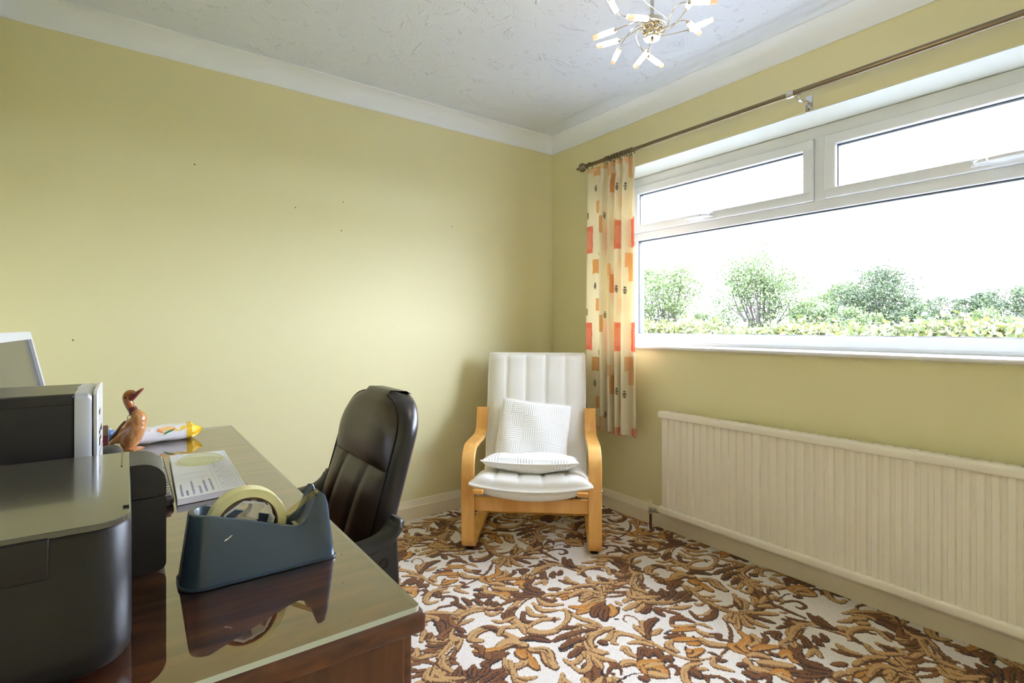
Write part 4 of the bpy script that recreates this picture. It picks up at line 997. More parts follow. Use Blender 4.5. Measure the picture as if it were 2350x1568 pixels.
rings = [[(x, y, DZ + .0012) for x, y in base_o], [(x, y, DZ + .0040) for x, y in base_o], [(x, y, DZ + .0045) for x, y in base_i]]
for t in (.25, .5, .75, .93):
    rings.append([(b[0] + (o[0] - b[0]) * t, b[1] + (o[1] - b[1]) * t, DZ + .0045 + (zr(o) - DZ - .0045) * t) for b, o in zip(base_i, top_o)])
rings.append([(o[0] + (i[0] - o[0]) * .06, o[1] + (i[1] - o[1]) * .06, zr(o) - .0008) for o, i in zip(top_o, top_i)])
rings.append([(o[0] + (i[0] - o[0]) * .3, o[1] + (i[1] - o[1]) * .3, zr(o)) for o, i in zip(top_o, top_i)])
rings.append([(o[0] + (i[0] - o[0]) * .9, o[1] + (i[1] - o[1]) * .9, zr(i) - .0004) for o, i in zip(top_o, top_i)])
rings.append([(x, y, zr((x, y)) - .002) for x, y in top_i])
rings.append([(x, y, lower((x, y))) for x, y in cav])
tb = MB(); tb.loft(rings, caps=False)
n = len(base_o)
tb.add(rings[0], [tuple(range(n - 1, -1, -1))])
# floor of the hollow, following its depth, sewn straight across between the two long sides
fl = []
NN = 44
for k in range(NN + 1):
    x = .079 + (.2335 - .079) * k / NN
    fl.append([(x, .822 + (.868 - .822) * j / 4, lower((x, 0)) + .0002) for j in range(5)])
tb.grid(fl)
tbo = tb.obj('body', 'slate', td, angle=38)
MB().add([(.106, .8098, .8125), (.110, .8101, .8140), (.1165, .8107, .8185), (.1155, .8107, .8190), (.111, .8103, .8160), (.1075, .8101, .8150)], [(0, 1, 2, 3, 4, 5)]).obj('scuff_mark', 'paper', tbo, smooth=False)
MB().box((.204, .831, .8035), (.216, .859, .8044)).obj('ledge_label', 'spool', tbo, smooth=False)
MB().box((.2365, .8335, .8395), (.2395, .8565, .8475), bev=.0005).obj('cutter', 'steel', tbo)
# spool hub
RC = Vector((.139, .845, .8195)); 
hub = MB()
hub.lathe((RC.x, RC.y - .0135, RC.z), (0, 1, 0), [(0, .008), (0, .0135), (.027, .0135), (.027, .008)], 24)
for k in range(3):
    a = math.radians(62 + 120 * k)
    d_ = Vector((math.cos(a), 0, math.sin(a))); s_ = Vector((-math.sin(a), 0, math.cos(a)))
    rr_ = []
    for h_, wd in ((.012, .0095), (.020, .006), (.028, .0075), (.0345, .013)):
        c = RC + d_ * h_
        rr_.append([c + s_ * wd + Vector((0, -.011, 0)), c + s_ * wd + Vector((0, .011, 0)), c - s_ * wd + Vector((0, .011, 0)), c - s_ * wd + Vector((0, -.011, 0))])
    hub.loft(rr_)
ho = hub.obj('spool', 'spool', td, angle=40)
oct_ = []
for rr_ in (.0338, .0372):
    oct_.append([(RC.x + rr_ * math.cos(math.radians(8 + 45 * k)), RC.z + rr_ * math.sin(math.radians(8 + 45 * k))) for k in range(8)])
om = MB()
om.loft([[(x, RC.y - .0115, z) for x, z in oct_[0]], [(x, RC.y - .0115, z) for x, z in oct_[1]], [(x, RC.y + .0115, z) for x, z in oct_[1]], [(x, RC.y + .0115, z) for x, z in oct_[0]], [(x, RC.y - .0115, z) for x, z in oct_[0]]], caps=False)
om.obj('spool_rim', 'spool_rim', ho, angle=20)
MB().lathe((RC.x, RC.y - .020, RC.z), (0, 1, 0), [(0, .0075), (.040, .0075)], 16).obj('axle', 'slate_dark', ho)

tr = thing('tape_roll', 'roll of clear yellowish sticky tape held in the grey dispenser', 'tape', RC)
MB().lathe((RC.x, RC.y - .012, RC.z), (0, 1, 0), [(0, .0405), (0, .0518), (.0006, .0524), (.0234, .0524), (.024, .0518), (.024, .0405), (0, .0405)], 64, caps=False).obj('tape_winding', 'tape', tr, angle=40)
MB().lathe((RC.x, RC.y - .0122, RC.z), (0, 1, 0), [(0, .0385), (0, .0405), (.0244, .0405), (.0244, .0385), (0, .0385)], 64, caps=False).obj('card_core', 'card', tr, angle=40)
ts = MB()
tp_ = [(RC.x + .0525 * math.cos(a), RC.z + .0525 * math.sin(a)) for a in [math.radians(q) for q in (60, 48, 36, 24)]]
tp_ = [(.1875, .8135), (.200, .8245), (.2375, .8483), (.2415, .8488)]
ts.loft([[(x, RC.y - .0115, z), (x, RC.y + .0115, z), (x, RC.y + .0115, z + .0002), (x, RC.y - .0115, z + .0002)] for x, z in tp_])
ts.obj('loose_end', 'tape_strip', tr, smooth=False)

# ------------------------------------------------------------------ office chair
oc = thing('office_chair', 'black leather high-backed office chair drawn up to the desk', 'office chair', (.25, 1.305, 0))
cy = 1.305; ln = math.tan(math.radians(16))
def ox(z): return .434 + (z - .64) * ln          # front face of the leaning back
def hw(z):
    zt = .936
    if z > zt - .10:
        t = min((z - (zt - .10)) / .10, 1)
        return .197 * (1 - .62 * (1 - math.sqrt(max(1 - t ** 2.2, 0))))
    return .197 - .010 * max((.60 - z) / .2, 0)
def puff(z):
    if z > .775: return .028 * math.sin(math.pi * min((z - .775) / (.936 - .775), 1)) ** .45
    if z > .46: return .022 * math.sin(math.pi * (.775 - z) / (.775 - .46)) ** .45
    return 0
zs = [.44 + (.775 - .44) * k / 22 for k in range(22)] + [.771, .774, .777, .781] + [.785 + (.935 - .785) * k / 20 for k in range(21)]
UF = [-1, -.97, -.9, -.8, -.62, -.44, -.40, -.36, -.2, 0, .2, .36, .40, .44, .62, .8, .9, .97, 1]
front, back_ = [], []
for z in zs:
    h_ = hw(z); r = []
    for u in UF:
        e = (1 - abs(u) ** 6)
        groove = .006 * math.exp(-((abs(u) - .40) / .02) ** 2) if z < .775 else 0
        r.append((ox(z) - puff(z) * e + groove, cy + u * (h_ - .018), z))
    front.append(r)
fm = MB(); fm.grid(front)
fo = fm.obj('backrest', 'leather', oc, angle=70)
# border and rear shell
rings = []
for k_, z in enumerate(zs):
    h_ = hw(z); top_ = z > .93
    loop = [(ox(z) - .001, cy - (h_ - .018), z), (ox(z) + .006, cy - (h_ - .006), z), (ox(z) + .020, cy - h_, z), (ox(z) + .040, cy - h_ + .004, z), (ox(z) + .058, cy - h_ + .03, z), (ox(z) + .066, cy - h_ * .5, z),
            (ox(z) + .068, cy, z), (ox(z) + .066, cy + h_ * .5, z), (ox(z) + .058, cy + h_ - .03, z), (ox(z) + .040, cy + h_ - .004, z), (ox(z) + .020, cy + h_, z), (ox(z) + .006, cy + (h_ - .006), z), (ox(z) - .001, cy + (h_ - .018), z)]
    rings.append(loop)
zt = .944; h_ = hw(.935)
rings.append([(ox(.93) + .012 + .035 * (i / 12 if i <= 6 else (12 - i) / 12), cy + (p[1] - cy) * .90, zt) for i, p in enumerate(rings[-1])])
bm_ = MB().loft(rings, caps=False, closed=False)
bm_.add(front[-1] + [rings[-1][0], rings[-1][-1]], [])
NF = len(UF)
top_cap = [[front[-1][j] for j in range(NF)], [(ox(.93) + .010, cy + UF[j] * (h_ - .018) * .94, zt + .002) for j in range(NF)], [(ox(.93) + .050, cy + UF[j] * h_ * .82, zt - .001) for j in range(NF)], [(ox(.935) + .062, cy + UF[j] * h_ * .86, .934) for j in range(NF)]]
bm_.grid(top_cap)
bm_.loft([rings[0], [(p[0] + .004, cy + (p[1] - cy) * .96, p[2] - .012) for p in rings[0]]], caps=True)
bo = bm_.obj('back_border', 'leather_side', oc, angle=65)
sm = MB()
for sgn in (-1, 1):
    sm.tube([(ox(z) - .0012, cy + sgn * (hw(z) - .017), z) for z in zs], .0022, 6)
sm.tube([(ox(.775) - .001 + .002 * abs(u), cy + u * (hw(.775) - .018), .775 - .018 * (1 - abs(u) ** 2)) for u in UF], .002, 6)
for sgn in (-1, 1):
    sm.tube([(ox(z) - puff(z) * (1 - .4 ** 6) + .0058, cy + sgn * .40 * (hw(z) - .018), z) for z in zs if .47 < z < .765], .0024, 6)
sm.obj('seam', 'seam', fo)
def arm_pad(yc):
    path = [(.05, .652), (.12, .655), (.25, .648), (.35, .640), (.405, .641), (.440, .650), (.462, .668), (.470, .685), (.473, .692)]
    C = catmull([(a, yc, b) for a, b in path], 6); rings_ = []
    for i, p in enumerate(C):
        t = i / (len(C) - 1)
        w_ = .028 * (1 if t < .8 else 1 - (t - .8) * 1.6) * (1 if t > .05 else .75); h2 = .013 * (1 if t < .85 else .75)
        d_ = (C[min(i + 1, len(C) - 1)] - C[max(i - 1, 0)]).normalized(); nn = Vector((-d_.z, 0, d_.x))
        rings_.append([p + Vector((0, w_ * math.copysign(abs(math.cos(a)) ** .7, math.cos(a)), 0)) + nn * (h2 * math.copysign(abs(math.sin(a)) ** .8, math.sin(a))) for a in [2 * math.pi * k / 16 for k in range(16)]])
    return MB().loft(rings_)
for yc, sgn in ((1.072, -1), (1.538, 1)):
    ap_ = arm_pad(yc).obj('armrest', 'arm', oc, angle=60)
    sp = MB()
    poly = [(.388, .636), (.466, .668), (.470, .640), (.474, .56), (.474, .46), (.40, .40), (.30, .372), (.20, .372), (.20, .395), (.29, .400), (.36, .44), (.385, .52)]
    sp.prism(poly, 1, yc - .012, yc + .012)
    so_ = sp.obj('arm_support', 'arm', oc, angle=30, bevel=.004)
    MB().lathe((.438, yc + sgn * .0125, .603), (0, sgn, 0), [(0, .011), (.001, .011), (.0012, .008), (-.003, .007), (-.003, .001)], 16).obj('bolt', 'eye', so_)
    MB().box((.14, min(yc, yc - sgn * .09), .372), (.19, max(yc, yc - sgn * .09), .395), bev=.004).obj('arm_bracket', 'arm', oc)
    MB().tube(catmull([(.12, yc, .645), (.10, yc, .56), (.13, yc, .45), (.165, yc, .385)], 5), .014, 10).obj('arm_strut', 'arm', oc)
seat = []
for z, s in ((.395, .9), (.402, .97), (.42, 1.0), (.45, 1.0), (.472, .97), (.482, .88)):
    seat.append([(.20 + (x - .20) * s, cy + (y - cy) * s, z + (.006 * math.sin(x * 9) if z > .46 else 0)) for x, y in rounded_rect(-.02, cy - .225, .42, cy + .225, .07, 7)])
MB().loft(seat).obj('seat', 'leather', oc, angle=60)
MB().box((.40, cy - .035, .385), (.425, cy + .035, .60), bev=.006).xform(lambda p: Vector((p.x + max(p.z - .44, 0) * ln + .052, p.y, p.z))).obj('back_bar', 'arm', oc)
MB().box((.12, cy - .05, .360), (.46, cy + .05, .394), bev=.006).obj('mechanism', 'arm', oc)
gl = MB().lathe((.2, cy, .10), (0, 0, 1), [(0, .035), (.10, .030), (.10, .024), (.20, .024), (.20, .014), (.262, .014)], 18).obj('gas_column', 'arm', oc)
base = MB(); base.lathe((.2, cy, .085), (0, 0, 1), [(0, .03), (0, .042), (.035, .040), (.045, .03)], 18)
for k in range(5):
    a = math.radians(36 + 72 * k); d_ = Vector((math.cos(a), math.sin(a), 0)); s_ = Vector((-d_.y, d_.x, 0))
    c0 = Vector((.2, cy, .10))
    base.loft([[c0 + d_ * q + s_ * (w_ * e) + Vector((0, 0, h2 + e2)) for e, e2 in ((-1, -.012), (1, -.012), (.7, .012), (-.7, .012))] for q, w_, h2 in ((.03, .026, .004), (.15, .022, -.004), (.27, .017, -.020))])
bo_ = base.obj('star_base', 'arm', oc, angle=35)
for k in range(5):
    a = math.radians(36 + 72 * k); c = Vector((.2 + .265 * math.cos(a), cy + .265 * math.sin(a), .026))
    w_ = MB(); ax_ = Vector((-math.sin(a), math.cos(a), 0))
    for o in (-.014, .005): w_.lathe(c + ax_ * o, ax_, [(0, .020), (.001, .026), (.008, .026), (.009, .020)], 18)
    w_.tube([c + Vector((0, 0, .02)), c + Vector((0, 0, .055))], .006, 8)
    w_.obj('caster', 'arm', oc)

# ------------------------------------------------------------------ bentwood armchair
T = Vector((.663, .748, 0)); SD = Vector((.748, -.663, 0)); AC = Vector((1.577, 2.008, 0))
def ac(t, s, z): return AC + T * t + SD * s + Vector((0, 0, z))
def aw(p): return ac(p.x, p.y, p.z)            # local (t, s, z) to the room
ar = thing('armchair', 'bentwood armchair with long ivory cushion standing across the corner', 'armchair', AC + T * .25)
def bent(path, s0, s1, th, mb):
    C = [Vector((a, 0, b)) for a, b in path]
    rings_ = []
    for i, p in enumerate(C):
        d_ = (C[min(i + 1, len(C) - 1)] - C[max(i - 1, 0)]).normalized(); nn = Vector((-d_.z, 0, d_.x)) * (th / 2)
        rings_.append([Vector((p.x + nn.x, s0, p.z + nn.z)), Vector((p.x + nn.x, s1, p.z + nn.z)), Vector((p.x - nn.x, s1, p.z - nn.z)), Vector((p.x - nn.x, s0, p.z - nn.z))])
    return mb.loft(rings_)
def arcpts(cx, cz, r, a0, a1, n=10): return [(cx + r * math.cos(math.radians(a0 + (a1 - a0) * k / n)), cz + r * math.sin(math.radians(a0 + (a1 - a0) * k / n))) for k in range(n + 1)]
side_path = [(.56, .024), (.30, .024), (.10, .024)] + arcpts(.055, .079, .055, 270, 180) + [(0, .20), (0, .32), (-.002, .40)] + arcpts(.098, .405, .10, 178, 96, 12) + [(.20, .503), (.30, .497), (.36, .497)] + [(p.x, p.y) for p in catmull([(.40, .503, 0), (.43, .520, 0), (.452, .560, 0), (.466, .60, 0), (.478, .640, 0)], 4)]
for sg in (-1, 1):
    lo_, hi_ = sorted((sg * .276, sg * .340))
    so_ = bent(side_path, lo_, hi_, .023, MB()).xform(aw).obj('side_frame', 'birch', ar, angle=50, bevel=.003)
    for t_ in (.055, .50):
        MB().box((t_ - .016, (lo_ + hi_) / 2 - .018, .0005), (t_ + .016, (lo_ + hi_) / 2 + .018, .0125), bev=.002).xform(aw).obj('foot', 'foot', ar)
    for t_, z_ in ((.004, .315), (.004, .235), (.46, .605)):
        MB().lathe((t_ + .004, sg * .340, z_), (0, sg, 0), [(0, .006), (.003, .005), (.005, .001)], 10).xform(aw).obj('bolt', 'chrome', so_)
MB().box((.006, -.276, .203), (.030, .276, .268), bev=.003).xform(aw).obj('front_rail', 'birch', ar)
MB().box((.44, -.276, .037), (.50, .276, .062), bev=.010).xform(aw).obj('rear_rail', 'birch', ar)
seat_path = catmull([(-.085, .322, 0), (-.03, .322, 0), (.15, .312, 0), (.30, .272, 0), (.40, .262, 0), (.455, .300, 0), (.485, .40, 0), (.52, .56, 0), (.565, .75, 0), (.60, .90, 0)], 5)
for sg in (-1, 1):
    lo_, hi_ = sorted((sg * .222, sg * .272))
    bent([(p.x, p.y) for p in seat_path], lo_, hi_, .020, MB()).xform(aw).obj('seat_frame', 'birch', ar, angle=50, bevel=.003)
wb_ = MB()
wb_.grid([[Vector((p.x, s_, p.y - .004 - .028 * (1 - (s_ / .225) ** 2) * (1 if k < 22 else .3))) for s_ in [-.222 + .444 * j / 10 for j in range(11)]] for k, p in enumerate(seat_path) if k > 6])
wbo = wb_.xform(aw).obj('webbing', 'webbing', ar)
sd = wbo.modifiers.new('canvas', 'SOLIDIFY'); sd.thickness = .003
# long cushion: seat, soft bend and back in one piece, stitched into five channels
cpath = catmull([(-.062, .352, 0), (-.02, .356, 0), (.08, .345, 0), (.20, .318, 0), (.32, .292, 0), (.395, .290, 0), (.445, .325, 0), (.475, .42, 0), (.508, .56, 0), (.552, .75, 0), (.585, .885, 0), (.60, .945, 0)], 7)
def cushion_grid(sign, th):
    G_ = []; n_ = len(cpath)
    for i, p in enumerate(cpath):
        d_ = (cpath[min(i + 1, n_ - 1)] - cpath[max(i - 1, 0)]).normalized(); nn = Vector((-d_.y, d_.x))
        e1 = min(i / 7, (n_ - 1 - i) / 4, 1); e1 = math.sin(math.pi / 2 * e1) ** .6
        if sign < 0 and i < 20: e1 = max(e1, math.sin(math.pi / 2 * min(i / 2.5, 1)) ** .6)
        seatw = max(0, 1 - i / 30)
        row = []
        W_ = .283 + .014 * max(0, 1 - i / 9)
        for j in range(51):
            u = -1 + 2 * j / 50
            e2 = (1 - abs(u) ** 8) ** .7
            ch = abs(math.sin((u + 1) * 2.5 * math.pi)) ** .35 if sign > 0 else 1
            h_ = th * e1 * e2 * (.82 + .18 * ch) * sign
            if sign < 0: h_ = -(th + .030 * seatw * (1 - abs(u) ** 2.2)) * e1 * e2
            h_ += (.010 * math.sin(i * .9) * .15 * e1)
            sag = -.030 * (1 - u * u) * seatw
            row.append(Vector((p.x + nn.x * h_, u * W_ * (1 - .02 * (1 - e1)), p.y + nn.y * h_ + sag)))
        G_.append(row)
    return G_
top_g, bot_g = cushion_grid(1, .050), cushion_grid(-1, .030)
cm = MB(); cm.grid(top_g); 
k0 = len(cm.v)
cm.grid(bot_g)
n_ = len(top_g); m2 = 51
edge = [(0, j) for j in range(m2)] + [(i, m2 - 1) for i in range(1, n_)] + [(n_ - 1, j) for j in range(m2 - 2, -1, -1)] + [(i, 0) for i in range(n_ - 2, 0, -1)]
cm.f += [(a[0] * m2 + a[1], b_[0] * m2 + b_[1], k0 + b_[0] * m2 + b_[1], k0 + a[0] * m2 + a[1]) for a, b_ in zip(edge, edge[1:] + edge[:1])]
cm.mi += [0] * len(edge)
cu = cm.xform(aw).obj('seat_cushion', 'cushion', ar, angle=75)
cord = [aw(top_g[i][j]) for i, j in edge]
cord += cord[:1]
MB().tube(cord, .0058, 8, caps=False).obj('piping', 'piping', cu)
sts = MB()
for q in (10, 20, 30, 40):
    sts.tube([aw(top_g[i][q] ) + Vector((0, 0, .0002)) for i in range(3, n_ - 1)], .0009, 5)
sts.obj('stitching', 'piping', cu)

# ------------------------------------------------------------------ two white pillows on the armchair
def pillow(name, label, w_, h_, th, place, bend=0.0, group='white pillows on the armchair'):
    N_ = 36; top, bot = [], []
    for i in range(N_ + 1):
        r1, r2 = [], []
        for j in range(N_ + 1):
            u = -1 + 2 * j / N_; v = -1 + 2 * i / N_
            k = (max(1 - abs(u) ** 2.6, 0) * max(1 - abs(v) ** 2.6, 0)) ** .42
            pin = 1 - .055 * (1 - abs(u * v)) * (abs(u) ** 6 + abs(v) ** 6) * .8
            wr = .006 * math.sin(u * 5 + v * 3) * k
            x_, y_ = u * w_ / 2 * pin, v * h_ / 2 * pin
            r1.append(Vector((x_, y_, th / 2 * k + wr + bend * (u * u + v * v * .3))))
            r2.append(Vector((x_, y_, -th / 2 * k + wr + bend * (u * u + v * v * .3))))
        top.append(r1); bot.append(r2)
    m_ = MB(); m_.grid(top); m_.grid(bot)
    o_ = m_.xform(place)
    loc = place(Vector((0, 0, 0)))
    root = thing(name, label, 'pillow', loc, group)
    co = o_.obj('pillow_cover', 'rib', root, angle=80)
    uvl = co.data.uv_layers.new(name='UVMap')
    M_ = (N_ + 1) ** 2
    for lp in co.data.loops:
        q = lp.vertex_index % M_
        uvl.data[lp.index].uv = ((q % (N_ + 1)) / N_, (q // (N_ + 1)) / N_ * h_ / w_)
    ed = [(0, j) for j in range(N_ + 1)] + [(i, N_) for i in range(1, N_ + 1)] + [(N_, j) for j in range(N_ - 1, -1, -1)] + [(i, 0) for i in range(N_ - 1, -1, -1)]
    MB().tube([place(top[i][j]) for i, j in ed], .0038, 7, caps=False).obj('piping', 'piping', root)
    return root
def place1(p):                                # leaning on the back, turned a little clockwise
    a = math.radians(-6); x_ = p.x * math.cos(a) - p.y * math.sin(a); y_ = p.x * math.sin(a) + p.y * math.cos(a)
    le = math.radians(70)
    return ac(.372 + y_ * math.cos(le) - p.z * math.sin(le), x_ - .012, .505 + y_ * math.sin(le) + p.z * math.cos(le))
pillow('pillow', 'square white ribbed pillow leaning against the armchair back', .395, .375, .105, place1)
def place2(p):                                # lying on the seat in front of the other
    a = math.radians(-3); x_ = p.x * math.cos(a) - p.y * math.sin(a); y_ = p.x * math.sin(a) + p.y * math.cos(a)
    sl = math.radians(-12)
    return ac(.148 + y_ * math.cos(sl) - p.z * math.sin(sl), x_ + .000, .418 + y_ * math.sin(sl) + p.z * math.cos(sl) - .012 * (1 - (x_ / .23) ** 2))
pillow('pillow', 'flat white ribbed pillow lying on the armchair seat', .475, .34, .098, place2)

# ------------------------------------------------------------------ ceiling lamp
HB = Vector((1.206, .977, 1.946))
la = thing('ceiling_lamp', 'chrome ceiling lamp with a spray of lit glass tubes', 'lamp', Vector((HB.x, HB.y, H)))
MB().tube([HB + Vector((0, 0, .03)), Vector((HB.x, HB.y, H - .022))], .0052, 14).obj('rod', 'steel', la)
MB().lathe((HB.x, HB.y, H - .024), (0, 0, 1), [(0, .008), (.002, .030), (.012, .048), (.0235, .050)], 28).obj('ceiling_rose', 'chrome', la)
hb = MB()
hb.lathe(HB, (0, 0, 1), [(-.022, .001), (-.022, .0225), (-.019, .0250), (-.014, .0250), (-.012, .021), (.012, .021), (.014, .025), (.019, .031), (.030, .031), (.036, .024), (.040, .010), (.044, .0052)], 28)
ho_ = hb.obj('hub', 'chrome', la)
hs = MB()
for k in range(12):
    a = 2 * math.pi * k / 12
    hs.ball(HB + Vector((.0245 * math.cos(a), .0245 * math.sin(a), .006 * (-1) ** k)), .0045, 8)
hs.obj('arm_screws', 'brass', ho_)
MB().lathe(HB + Vector((0, 0, -.0222)), (0, 0, -1), [(0, .0035), (.006, .003), (.007, .001)], 10).obj('finial', 'brass', ho_)
LAMPS = [((-.138, .008), (-.205, -.023), .010), ((-.071, -.048), (-.130, -.030), -.012), ((-.083, .060), (-.100, .127), .004), ((-.053, .074), (-.085, .118), -.010), ((-.009, .115), (.030, .177), -.004), ((.029, .036), (.039, .090), -.030),
         ((.066, .071), (.126, .068), -.020), ((.095, -.051), (.117, -.111), .012), ((.037, -.093), (.092, -.085), -.006), ((.010, -.109), (-.028, -.166), .016), ((-.032, -.143), (.020, -.185), .000), ((-.171, -.117), (-.182, -.180), .008)]
for (hx, hy_), (ex, ey), dz in LAMPS:
    h_ = HB + Vector((hx, hy_, dz)); e_ = HB + Vector((ex, ey, dz * 1.6))
    d_ = (e_ - h_).normalized(); e_ = h_ + d_ * max((e_ - h_).length, .062)
    an = math.atan2(hy_, hx) + math.radians(105)
    s0 = HB + Vector((.021 * math.cos(an), .021 * math.sin(an), .004))
    L_ = (h_ - s0).length
    s1 = s0 + Vector((math.cos(an - .3), math.sin(an - .3), .12)) * L_ * .42
    s2 = h_ - d_ * L_ * .42 + Vector((0, 0, .006))
    pts = []
    for k in range(19):
        t = k / 18
        pts.append(s0 * (1 - t) ** 3 + s1 * 3 * t * (1 - t) ** 2 + s2 * 3 * t * t * (1 - t) + h_ * t ** 3)
    am = MB().tube(pts, .0014, 8).obj('arm', 'chrome', la)
    MB().lathe(h_ - d_ * .002, d_, [(0, .002), (.001, .0056), (.012, .0056), (.012, .003)], 14).obj('lamp_holder', 'steel', am)
    MB().lathe(h_ + d_ * .006, d_, [(0, .003), (0, .0072), (.010, .0072), (.0101, .0072), ((e_ - h_).length * .70, .0072), ((e_ - h_).length * .70, .003)], 16).obj('glass_tube', 'lampglass', am)
    MB().lathe(h_ + d_ * (.0062 + (e_ - h_).length * .70), d_, [(0, .003), (0, .0072), ((e_ - h_).length * .27, .0072), ((e_ - h_).length * .30, .0055), ((e_ - h_).length * .30, .001)], 16).obj('glass_tip', 'lampend', am)

# ------------------------------------------------------------------ outside: lawn, hedge, trees
gm = MB().box((X1 + WT + .01, -60, -.6), (120, 140, -.35))
struct(gm.obj('ground', 'grass', smooth=False), 'lawn and field outside the window')
struct(MB().box((X1 + WT + .012, -6, -.352), (6.9, 12, -.330)).obj('ground_bounce_slab', 'bounce_slab', smooth=False), 'unseen slab added to bounce skylight up through the window')  # added below the view to bounce light onto soffit and ceiling
rng = np.random.default_rng(11)
def leaves(mb, centres, size, mis, squash=.8):
    for c in centres:
        a = rng.normal(0, 1, 3); a /= np.linalg.norm(a); b_ = np.cross(a, rng.normal(0, 1, 3)); b_ /= np.linalg.norm(b_)
        s = size * rng.uniform(.6, 1.25)
        a = a * s; b_ = b_ * s * .55
        mb.add([c - a, c + b_ * .9 - a * .1, c + a, c - b_ * .9 - a * .1], [(0, 1, 2, 3)], int(rng.choice(mis)))
def tree(label, x, y, base, height, spread, seed, mats, nleaf, leaf, trunk=.28, crown0=.3, open_=0.0, lean=0.0, lobes=14):
    r = np.random.default_rng(seed)
    root = thing('tree', label, 'tree', (x, y, base), 'trees beyond the hedge')
    c0 = np.array([x, y, base])
    tr_ = MB(); tops = []
    fork = base + height * crown0
    tr_.tube(catmull([(x, y, base), (x + .02 * height, y, base + height * crown0 * .5), (x + lean * .3, y + lean * .2, fork)], 4), [trunk, trunk * .9, trunk * .85, trunk * .8, trunk * .75, trunk * .7, trunk * .66, trunk * .62, trunk * .6], 8)
    for k in range(lobes):
        a = 2 * math.pi * (k * .618) + r.uniform(-.4, .4); rad_ = spread * math.sqrt(r.uniform(.06, 1)) * (.95 if k else .1)
        hgt = height * (crown0 + (1 - crown0) * (r.uniform(.08, .93) if k > 3 else r.uniform(.75, .95))) * (1 - .22 * (rad_ / spread) ** 2)
        tip = np.array([x + rad_ * math.cos(a) + lean, y + rad_ * math.sin(a) + lean * .5, base + hgt])
        st0 = np.array([x + lean * .3, y + lean * .2, fork])
        mid = (tip + st0) / 2 + r.normal(0, .05 * height, 3)
        pts = catmull([tuple(st0), tuple(mid), tuple(tip)], 4)
        tr_.tube(pts, [trunk * .5 * (1 - .85 * i / 8) for i in range(9)], 6)
        tops.append((tip, (mid + tip) / 2))
    tr_.obj('trunk', 'bark', root)
    lm = MB()
    per_ = nleaf // lobes
    for tip, mid in tops:
        n1 = int(per_ * (1 - open_))
        cs = tip + r.normal(0, 1, (n1, 3)) * np.array([.13, .13, .10]) * spread * 1.3
        leaves(lm, cs, leaf, mats)
        cs = mid + r.normal(0, 1, (per_ // 3, 3)) * .10 * spread * 1.4
        leaves(lm, cs, leaf, mats)
    lm.obj('foliage', ['leaf_pale', 'leaf_mid', 'leaf_dark'], root, smooth=False)
    return root
def direction(px):                               # unit bearings of the tree rows as seen from the room
    return None
GB = -.35
tree('leafy pale tree on the far left of the view, half behind the curtain', 21.31, 16.64, GB, 4.90, 1.90, 20, [0,0,1], 10080, 0.074, trunk=0.14, crown0=0.12, open_=0.00, lobes=34)
tree("tall broad green tree left of the window's middle", 27.10, 14.89, GB, 5.56, 2.52, 21, [0,1,1], 10080, 0.080, trunk=0.14, crown0=0.12, open_=0.00, lobes=34)
tree('low round tree just right of the tall broad tree', 33.53, 15.15, GB, 3.63, 1.17, 22, [0,1,1], 5040, 0.091, trunk=0.14, crown0=0.05, open_=0.00, lobes=20)
tree('hazy slender tree left of the forked tree', 41.29, 16.92, GB, 4.97, 1.79, 23, [0,1,1], 5040, 0.109, trunk=0.14, crown0=0.12, open_=0.10, lobes=20)
tree("forked tree with bare trunk showing, right of the window's middle", 31.18, 10.68, GB, 4.49, 1.86, 24, [1,2,2], 10080, 0.077, trunk=0.11, crown0=0.36, open_=0.20, lobes=34)
tree('dark wind-bent small tree right of the forked tree', 44.70, 11.77, GB, 3.99, 1.33, 25, [1,2,2], 5040, 0.088, trunk=0.11, crown0=0.15, open_=0.10, lobes=20)
tree('tiny sparse tree between two darker trees', 39.01, 8.68, GB, 3.73, 0.83, 26, [1,2,2], 5040, 0.086, trunk=0.11, crown0=0.35, open_=0.20, lobes=20)
tree('dark tree at the right edge of the view', 31.52, 5.48, GB, 3.67, 1.18, 27, [1,2,2], 5040, 0.066, trunk=0.11, crown0=0.15, open_=0.10, lobes=20)
tree('low bush in the gap left of the tall broad tree', 15.89, 10.69, GB, 1.98, 0.59, 28, [0,0,1], 5040, 0.052, trunk=0.14, crown0=0.02, open_=0.00, lobes=20)
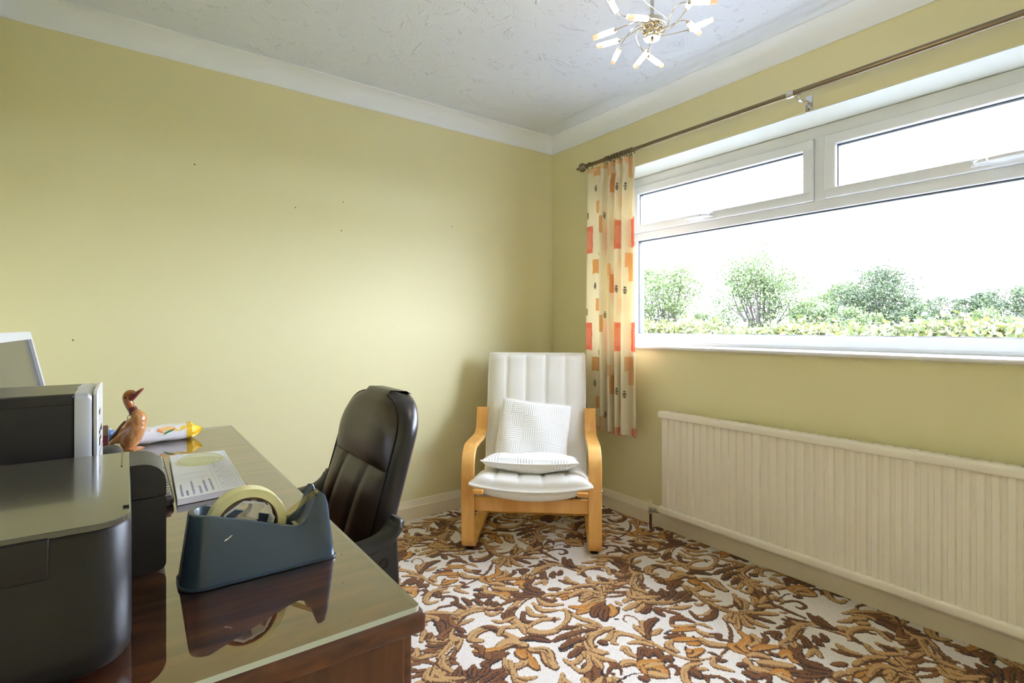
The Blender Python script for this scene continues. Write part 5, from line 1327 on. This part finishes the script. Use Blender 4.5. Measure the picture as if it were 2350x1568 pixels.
tree('low bush below the left side of the forked tree', 22.27, 8.51, GB, 2.31, 0.80, 29, [0,1,1], 5040, 0.057, trunk=0.14, crown0=0.02, open_=0.00, lobes=20)
tree('low spreading bush between forked tree and wind-bent tree', 25.27, 7.56, GB, 2.45, 0.68, 30, [1,2,2], 5040, 0.060, trunk=0.11, crown0=0.02, open_=0.00, lobes=20)
tree('low bush below the tiny sparse tree', 25.02, 5.27, GB, 2.12, 0.69, 31, [0,1,1], 5040, 0.054, trunk=0.14, crown0=0.02, open_=0.00, lobes=20)
hedge = thing('hedge', 'bright yellow-green leafy hedge close outside the window', 'hedge', (7.5, 4, GB))
hm = MB()
def hedge_top(y): return 1.09 + .05 * math.sin(y * 1.1) + .04 * math.sin(y * 3.7 + 1) + .018 * (y - 2)
cs = []
while len(cs) < 22000:
    y_ = rng.uniform(-1.5, 11); z_ = rng.uniform(.35, 1.0) ; t_ = hedge_top(y_)
    zz = t_ - abs(rng.normal(0, .16)) + (rng.uniform(0, .14) if rng.random() < .12 else 0)
    cs.append(np.array([7.5 + rng.normal(0, .30), y_, zz]))
leaves(hm, cs, .047, [0, 0, 1, 1, 2])
low_ = [np.array([7.5 + rng.normal(0, .28), y_, rng.uniform(-.3, .95)]) for y_ in rng.uniform(-1.5, 11, 13000)]
leaves(hm, low_, .055, [0, 1, 1, 2])
hm.obj('foliage', ['leaf_hedge', 'leaf_hedge_b', 'leaf_hedge_c'], hedge, smooth=False)
tw_ = MB()
for k in range(170):
    y_ = rng.uniform(-1.2, 10.8); t_ = hedge_top(y_) + rng.uniform(-.05, .10); x_ = 7.5 + rng.normal(0, .22)
    tw_.tube([(x_, y_, t_ - .55), (x_ + rng.normal(0, .05), y_ + rng.normal(0, .06), t_ - .2), (x_ + rng.normal(0, .09), y_ + rng.normal(0, .10), t_)], [.006, .005, .003], 5)
tw_.obj('twigs', 'twig', hedge)
for k in range(16):
    y_ = -1.2 + .8 * k
    MB().tube([(7.5, y_, GB), (7.5 + .05 * math.sin(k), y_ + .05, .75)], [.03, .02], 6).obj('stem', 'bark', hedge)
